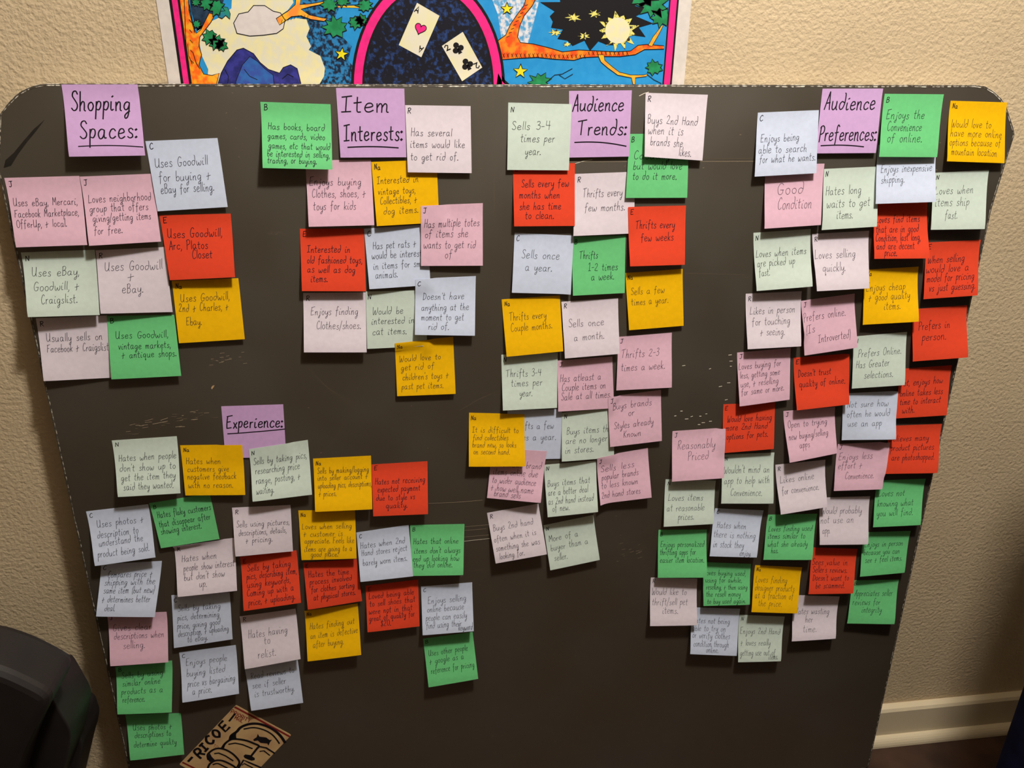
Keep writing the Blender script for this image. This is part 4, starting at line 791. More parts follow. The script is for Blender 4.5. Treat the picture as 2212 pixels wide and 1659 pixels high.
# ------------------------------------------------------------------ mailing sticker
SMT = {'kraft': mat('yellowed_label_paper', S(222, 186, 130), S(202, 160, 114), 26, .7, .3), 'labelred': mat('label_red_ink', S(150, 38, 34), S(130, 34, 32), 90, .6), 'ink': mat('black_paint_marker', S(20, 17, 20), S(28, 24, 30), 90, .5)}
parts = {}
for l in """kraft||0|-446.7 -870.2 -371.9 -937.2 -468.8 -1045.4 -542.5 -974
labelred|3.0758|1|-448.3 -874 -414.4 -903.8 -375.4 -939
labelred|2.90492|1|-536.6 -970.8 -518.4 -986.8 -473.7 -1028.2
ink|4.27194|2|-462.7 -934.3 -459.8 -926.9 -451.1 -920.2 -444.5 -912.8 -432.4 -908.2 -419.1 -908.9 -405.6 -915.8 -394.9 -926 -387.6 -937.5 -382.8 -949.8
ink|2.39229|2|-439.9 -916.6 -425.7 -915.6 -411.3 -921.8 -400.5 -932 -394.1 -943.9 -391.4 -951
ink|3.41755|2|-476.1 -948.8 -470.1 -940.6 -461.1 -934.5 -451.2 -935.2 -439.1 -939.5 -428.9 -946.3 -422 -952.2 -426 -957.9 -436.8 -972.4
ink|2.39229|2|-465.5 -943.4 -456.2 -942.3 -445.7 -946.5 -432.5 -956
ink|3.24667|2|-499 -968.9 -498.7 -959.9 -491.5 -952.4 -482.8 -949.4 -473.2 -952.5 -464.1 -960.4 -457 -971.5 -454.2 -981 -458.2 -989.7
ink|2.39229|2|-488.2 -959 -482.3 -958.7 -473.1 -965.5 -463.4 -976.4
ink|3.24667|2|-502.8 -988.9 -498.1 -978.7 -489.1 -973 -479.2 -974.3 -469.1 -981.9 -460.9 -991 -457.9 -1001.8
ink|2.39229|2|-493.3 -980.4 -486.4 -979.1 -478.8 -985.2 -472 -991.8 -467.3 -1002.8
ink|2.90492|2|-419.7 -954.2 -411.5 -957.5 -400.8 -969.1
ink|2.05053|2|-421.4 -963.1 -415.5 -962.7 -408 -972.7
ink|2.90492|2|-456.8 -992.7 -447.5 -977.3 -439.7 -983.5 -423.9 -995.3
ink|2.05053|2|-450.2 -986.7 -447.4 -984.2 -438.1 -992.3 -432.8 -998.2
ink||2|-451.1 -920.2 -459.6 -925.3 -463.1 -934.2 -453.2 -934.4 -453.2 -927.7
ink||2|-495.4 -957 -493.1 -965.2 -489.7 -971.3 -497.6 -974.8 -500.1 -967.6
ink||2|-446.6 -968.9 -443.8 -966.4 -437.2 -968.4 -430.4 -975.5 -431.2 -979.4 -435.9 -980 -441.5 -976.4 -445.7 -973
ink||2|-428.9 -938.5 -423.5 -934.7 -421.2 -928.3 -419.3 -934.1 -409.5 -937 -405 -942.6 -401.2 -942.5 -405 -947.1 -407.7 -953.5 -409 -949 -418.9 -946.5 -422.5 -941 -428.1 -941.9
ink||2|-470.1 -940.1 -476 -947.7 -473.4 -950.8 -471.5 -945.4 -468.4 -940.3
labelred|1.02527|1|-455.8 -883.5 -452.8 -877.9 -450.7 -879.8 -451.1 -881.5 -452.3 -882.5 -454.3 -880.7
labelred|1.02527|1|-452 -886.9 -448.9 -881.4 -446.9 -883.2 -447.3 -884.9 -448.4 -886 -450.5 -884.1
labelred|1.02527|1|-449.5 -885 -449.6 -889.1
labelred|1.02527|1|-448.2 -890.3 -445.1 -884.8
labelred|1.02527|1|-445.6 -892.7 -445.9 -889.9 -444.7 -887.7 -442.5 -887.1 -442.2 -889.9 -443.4 -892.1 -445.6 -892.7
labelred|1.02527|1|-443 -895.1 -439.9 -889.5 -437.9 -891.3 -438.2 -893.1 -439.4 -894.1 -441.4 -892.3
labelred|1.02527|1|-440.4 -893.2 -440.5 -897.3
labelred|1.02527|1|-439.1 -898.5 -436.1 -893
labelred|1.02527|1|-436.5 -900.9 -433.4 -895.3
labelred|1.02527|1|-434.7 -894.2 -432.2 -896.4
labelred|1.02527|1|-430.8 -897.7 -431.1 -901.6 -428.3 -899.9
labelred|1.02527|1|-431.1 -901.6 -432.6 -904.4
labelred|1.02527|1|-451.6 -895.5 -449 -890.7 -449.3 -894.7 -446.5 -892.9 -449.1 -897.8
labelred|1.02527|1|-448.2 -898.6 -444.5 -894.7 -446.1 -900.6
labelred|1.02527|1|-446.9 -897.2 -445.5 -898.5
labelred|1.02527|1|-444.8 -901.7 -442.1 -896.9
labelred|1.02527|1|-440.9 -897.9 -443.6 -902.8 -441.8 -904.4
labelred|0.512633|1|-488.3 -947.1 -485.2 -941.6
labelred|0.512633|1|-486.4 -940.5 -484.1 -942.7
labelred|0.512633|1|-485.1 -950 -485.4 -947.3 -484.2 -945.1 -482.1 -944.5 -481.8 -947.3 -483.1 -949.5 -485.1 -950
ink|3.75931|2|-528.1 -968.8 -522.1 -962.3
ink|3.75931|2|-509.8 -965.3 -517.6 -951.8 -512.3 -946 -509.3 -948.2 -508.4 -952.7 -513.7 -958.5
ink|3.75931|2|-511 -955.6 -503.4 -958.3
ink|3.75931|2|-492.6 -923.5 -496.4 -925.6 -497.2 -932.8 -494.2 -937.9 -488.8 -938.4 -486.8 -933.1
ink|3.75931|2|-477.5 -927.1 -482.8 -926.6 -485.9 -921.5 -485.1 -914.3 -479.8 -914.8 -476.7 -919.9 -477.5 -927.1
ink|3.75931|2|-469.2 -897.7 -475.7 -904.7 -467.5 -918.2 -461 -911.2
ink|3.75931|2|-471.6 -911.5 -466.2 -905.6
ink|3.58843|2|-505.8 -939.1 -499.1 -950.3
ink|3.58843|2|-508 -941.5 -503.5 -936.7
ink|3.58843|2|-501.4 -952.8 -496.9 -947.9
ink|2.90492|2|-459.4 -898.4 -450.6 -887""".splitlines():
    m, wd, ly, ps = l.split('|'); v = list(map(float, ps.split()))
    if m == 'kraft': base = v; continue
    V, Fc = parts.setdefault(m, ([], [])); z = .0006 + int(ly)*.0001
    pts = [(v[i]/1000, v[i+1]/1000, z) for i in range(0, len(v), 2)]
    if wd: ribbon(smooth_pts(pts) if len(pts) > 4 else pts, float(wd)/1000, V, Fc, Vector((0, 0, 1)))
    else: V += pts; Fc.append(tuple(range(len(V)-len(pts), len(V))))
bm = bmesh.new(); q = [Vector((base[i]/1000, base[i+1]/1000)) for i in range(0, 8, 2)]; ring = []
for i in range(4):
    a, b, c = q[i-1], q[i], q[(i+1) % 4]
    for t in (0, .33, .67, 1): 
        p = b + (a-b).normalized()*.0025*(1-t)**2 + (c-b).normalized()*.0025*t**2; ring.append(p)
top = [bm.verts.new((p.x, p.y, .0005)) for p in ring]; bot = [bm.verts.new((p.x, p.y, .0001)) for p in ring]
bm.faces.new(top); bm.faces.new(list(reversed(bot)))
for i in range(len(top)): bm.faces.new((top[i], bot[i], bot[(i+1) % len(top)], top[(i+1) % len(top)]))
sticker = bmobj('mailing_label', bm, SMT['kraft']); sticker.matrix_world = BM
tag(sticker, 'yellowed mailing label sticker with black marker lettering at the bottom of the board', 'sticker')
obj('red_print', *parts['labelred'], SMT['labelred'], sticker)['label'] = 'red printed bars and lettering'
obj('marker_drawing', *parts['ink'], SMT['ink'], sticker)['label'] = 'thick black marker drawing and lettering'
# ------------------------------------------------------------------ handwriting
GL = """a 8,9 5,10 2,8 1,4 3,0 6,1 8,5 8.3,9;8.3,9 8,3 9,0.5 10.5,1
b 1.5,20 1.2,10 1.2,1;1.2,5 4,9 7,8 8,4 6,0.5 3,0 1.2,2
c 8,8 6,10 3,9 1,5 2,1 5,0 8,2
d 8,8 4.5,9.5 1.5,7 1,3 3,0 6,1 8.3,6 8.8,12 8.2,18.5 7,19.5
e 1.2,5 5,5.5 8,7 6.5,10 3,9.5 1,5 2,1 5,0 8.5,2
f 8,18 6,20 4,18 3.5,10 3.5,0 3,-4;0.5,10 7,11
g 8,9 5,10 2,8 1,4 3,1 6,2 8,6 8.3,9;8.3,9 8,0 6.5,-7 3.5,-9 2.5,-6 5,-3 9,-0.5
h 1.5,20 1.2,10 1.2,0;1.2,5 4,9.5 6.5,9 7,5 7,1 8.5,0
i 1.5,9 1.3,2 2.5,0 4.5,1;2.5,14 4,15
j 4,9 4,-4 2.5,-8 0,-7 1,-4 5,-1;4.5,14 6,15
k 1.5,20 1.3,10 1.2,0;7,10 1.5,4.5;2.5,5.2 7.5,0
l 1.8,20 1.4,6 1.8,0.5
m 1,9.5 1.2,0;1.2,5 3.5,9.5 5.5,8 5.5,0;5.5,5 8,9.5 10,8 10,1 11.5,0
n 1,9.5 1.2,0;1.2,5 4,9.5 6.5,9 7,5 7,1 8.5,0
o 5,10 2,8.5 1,4.5 3,0.5 6,0.5 8,5 6.5,9 4.5,10
p 1.5,10 1.2,0 1,-9;1.3,5 3.5,10 7,9.5 7.5,5 5,1 1.5,2
q 8,9 5,10 2,8 1,4 3,1 6,2 8,6 8.3,9;8.3,9 7.8,-8 9.5,-5
r 1.2,9.5 1.3,0;1.3,5 3,9 6,9.5
s 7,8.5 5,10 2.2,8.8 3,6 6,4 6.5,1.2 3.5,-0.3 0.8,1.2
t 3,17 2.8,4 3.5,0.5 6,0.5;0,10.5 6.5,11.5
u 1,9.5 1,3 3,0 6,1.5 8,6 8,9.5;8,9.5 8,2 9.5,0
v 0.8,9.5 3.5,0;3.5,0 7,9.5
w 0.8,9.5 1.5,1.5 3.5,0 6,6;6,6 7,1 9,0 11.5,5 11,9.5
x 1,9.5 7,0;7,9.5 1,0
y 1,9.5 1,4 3,1.5 6,3 8,9.5;8,9.5 7.5,-3 5.5,-8 3,-8.5 3,-5.5 8,-1
z 1,9.5 7,9.5;7,9.5 1,0;1,0 7.5,0
A 0.5,0 6,20;6,20 9,0;2.5,7 8.5,8
B 1.8,19 1.5,0;1,18 5,20 8,17 6,11.5 2,10.5;2,10.5 7,10 9,5 6,0.5 1,0
C 9,17 7,20 4,18 1.2,10 2.5,2 6,0 9.5,3
D 2,19 2,0;1,19 7,17 10,10 7,2 1.5,0
E 2,19 1.2,9 1.5,0;1,19 10,20.5;1.4,10 7,10.8;1.5,0 9,1
F 2.5,19 2,0;0.5,18.5 10,20;2.2,10 7,10.5
G 9.5,17 7,20 3.5,18 1,10 2.5,1.5 6,0 9,3 9,8;5,8 10.5,8
H 1.5,19 1.2,0;9,19 8.5,0;1.2,9.5 9,10
I 4,19 3.5,0;0,18.5 8.5,20;0,0 8,0.6
J 2,19.5 10,20;7,20 7,4 5,0 1.5,1.5
K 1.8,19 1.5,0;9,19 2,9.5;2,9.5 9.5,0
L 1.8,19 1.2,1 2,0 9,1.2
M 1,0 2,19;2,19 6,7;6,7 10,19;10,19 11,0
N 1,0 1.8,18.5;1.8,18.5 8,1;8,1 9,19
O 6,20 2.5,17.5 1,9.5 3,1.5 6.5,0 9.5,4.5 10,12 7.5,18.5 5.5,20
P 2,19 1.5,-1;0.8,17 5,20 9,17 8,11 2,8.5
R 2,19 1.5,0;0.8,17.5 5,20 8.5,17 7,11.5 2.2,9.5;3.5,9.8 9,0
S 8.5,17 6.5,20 3,19 2,15 5,11 8.5,6 7.5,1.5 4,0 1,2.5
T 5.5,19 5,0;0,18 11.5,20
U 1,19 1.2,5 3.5,0.5 7,1.5 9.5,8 9.8,19;9.8,19 9.3,3 11,0
W 0.8,19 2.2,1 4,0 7,11;7,11 8,1 10,0 13.5,9 13.5,18
Y 1,19 5,10;9,19 4,-3
0 5.5,20 2,17 1,9.5 3,1.5 6,0 9,5 9,14 6.5,19.5 5,20
1 1.5,15.5 5,19;5,19 5,0;1.5,0 8.5,0.3
2 1.5,15 4,19 8,17 7,11 1,2 3,1 6,0.5 9.5,0.5
3 1.5,17 5,19.5 8,16.5 5.5,11.5 3.5,10.5;3.5,10.5 8,9 8,3 4.5,0 1,2
4 2,19 1.5,9.3;1.5,9.3 10,9.5;8,19 7.5,0
. 0.8,0.2 1.8,0.9
, 1.6,1 1.4,-2 0,-4
+ 4.5,13 3.8,0 2.5,-1;0,5.5 4,6.5 9,8
' 1,20 0.8,16
/ 0,-4 6,20
( 4,20 1.5,10 3.5,-4
) 1,20 3.5,10 1,-4
: 0.8,0.2 1.8,0.9;0.8,9 1.8,9.7
- 0.5,8 6.5,8.6
$ 8,16 5,18 2,15 5,10 8,5 5,1.5 1.5,3.5;5,21 5,-2"""
FONT = {}
for l in GL.splitlines():
    k, s = l.split(' ', 1)
    st = [[tuple(map(float, p.split(','))) for p in q.split(' ')] for q in s.split(';')]
    FONT[k] = (st, max(p[0] for q in st for p in q) + 2.4)
def natural(t): return sum(10.5 if ch == ' ' else FONT[ch][1] for ch in t)
NG = 12
class Sheet:
    """a curled square of paper stuck by its top strip; corners and lifts in board millimetres"""
    def __init__(s, cor, lifts, rng):
        s.c = [Vector((cor[i], cor[i+1])) for i in range(0, 8, 2)]   # TL TR BR BL
        ex = rng.uniform(1.15, 1.7); bul = rng.uniform(-.2, 1.1); g0 = rng.uniform(.12, .18); sl = rng.uniform(-.3, .3)
        s.z = []
        for j in range(NG+1):
            t = j/NG; q = max(0, (t-g0)/(1-g0)); row = []
            for i in range(NG+1):
                u = i/NG
                row.append(.4 + (lifts[0]*(1-u)+lifts[1]*u)*q**ex + (bul + sl*(u-.5))*math.sin(math.pi*q))
            s.z.append(row)
        xs = [v.x for v in s.c]; ys = [v.y for v in s.c]; s.bb = (min(xs), max(xs), min(ys), max(ys))
    def xy(s, u, t): return (s.c[0]*(1-u)+s.c[1]*u)*(1-t) + (s.c[3]*(1-u)+s.c[2]*u)*t
    def zz(s, u, t):
        a = min(max(u, 0), 1)*NG; b = min(max(t, 0), 1)*NG; i = min(int(a), NG-1); j = min(int(b), NG-1); a -= i; b -= j
        Z = s.z
        if a + b <= 1: return Z[j][i] + (Z[j][i+1]-Z[j][i])*a + (Z[j+1][i]-Z[j][i])*b
        return Z[j+1][i+1] + (Z[j+1][i]-Z[j+1][i+1])*(1-a) + (Z[j][i+1]-Z[j+1][i+1])*(1-b)
    def inv(s, p):
        if not (s.bb[0] <= p.x <= s.bb[1] and s.bb[2] <= p.y <= s.bb[3]): return None
        u = t = .5
        for _ in range(5):
            d = p - s.xy(u, t)
            du = (s.c[1]-s.c[0])*(1-t) + (s.c[2]-s.c[3])*t; dt = (s.c[3]-s.c[0])*(1-u) + (s.c[2]-s.c[1])*u
            det = du.x*dt.y - du.y*dt.x
            u += (d.x*dt.y - d.y*dt.x)/det; t += (du.x*d.y - du.y*d.x)/det
        return (u, t) if -.03 <= u <= 1.03 and -.03 <= t <= 1.03 else None
    def drape(s, below):
        near = [o for o in below if o.bb[0] < s.bb[1] and o.bb[1] > s.bb[0] and o.bb[2] < s.bb[3] and o.bb[3] > s.bb[2]]
        h = [[0]*(NG+1) for _ in range(NG+1)]
        for j in range(NG+1):
            for i in range(NG+1):
                for a, b in ((0, 0), (.6, 0), (-.6, 0), (0, .6), (0, -.6), (.6, .6), (-.6, .6), (.6, -.6), (-.6, -.6)):
                    p = s.xy((i+a)/NG, (j+b)/NG)
                    for o in near:
                        r = o.inv(p)
                        if r: h[j][i] = max(h[j][i], o.zz(*r) + .45)
        Z = s.z
        for j in range(NG+1):
            for i in range(NG+1): Z[j][i] = max(Z[j][i], h[j][i])
        for _ in range(6):
            N = [r[:] for r in Z]
            for j in range(NG+1):
                for i in range(NG+1):
                    nb = [Z[b][a] for a, b in ((i-1, j), (i+1, j), (i, j-1), (i, j+1)) if 0 <= a <= NG and 0 <= b <= NG]
                    N[j][i] = max(Z[j][i]*.55 + .45*sum(nb)/len(nb), h[j][i], .35) if Z[j][i] > .45 or h[j][i] else Z[j][i]
            Z = N
        s.z = Z
    def at(s, u, t, dz=0):
        p = s.xy(u, t); return (p.x/1000, p.y/1000, (s.zz(u, t)+dz)/1000)
UP = Vector((0, 0, 1))
def write(sh, text, x0, x1, y, xh, wd, V, Fc, rng, org):
    """one handwritten line: x0..x1 and baseline y in per cent of the note, xh = x-height in per cent"""
    nat = natural(text); hs = (x1-x0)/100/nat; vs = xh/1000*(.97 if wd > .001 else .86); cu = x0/100; y /= 100
    drift = rng.uniform(-.006, .006); sl = rng.uniform(.10, .22)
    for ch in text:
        if ch == ' ': cu += 10.5*hs; continue
        st, adv = FONT[ch]; kv = vs*rng.uniform(.92, 1.08); jy = rng.uniform(-.0045, .0045) + drift*(cu-.5)
        kx = hs*rng.uniform(.94, 1.03)
        for q in st:
            pts = []
            for a, b in smooth_pts(q, 3):
                u = cu + (a*kx + b*sl*vs*.55); t = y - b*kv + jy
                pts.append((min(max(u, .006), .994), min(max(t, .01), .992)))
            if max(p[0] for p in pts) - min(p[0] for p in pts) < 1e-6 and pts[0][0] > .99: continue
            fine = [pts[0]]
            for p, n in zip(pts, pts[1:]):
                m = max(1, int(max(abs(n[0]-p[0]), abs(n[1]-p[1]))/.022))
                fine += [(p[0]+(n[0]-p[0])*q_/m, p[1]+(n[1]-p[1])*q_/m) for q_ in range(1, m+1)]
            ribbon([tuple(Vector(sh.at(u, t, .12)) - org) for u, t in fine], wd*(1.7 if ch in '.:' else 1), V, Fc, UP)
        cu += adv*hs
PENS = {'E': .72, 'B': .62}
sheets = []; rng = random.Random(11)
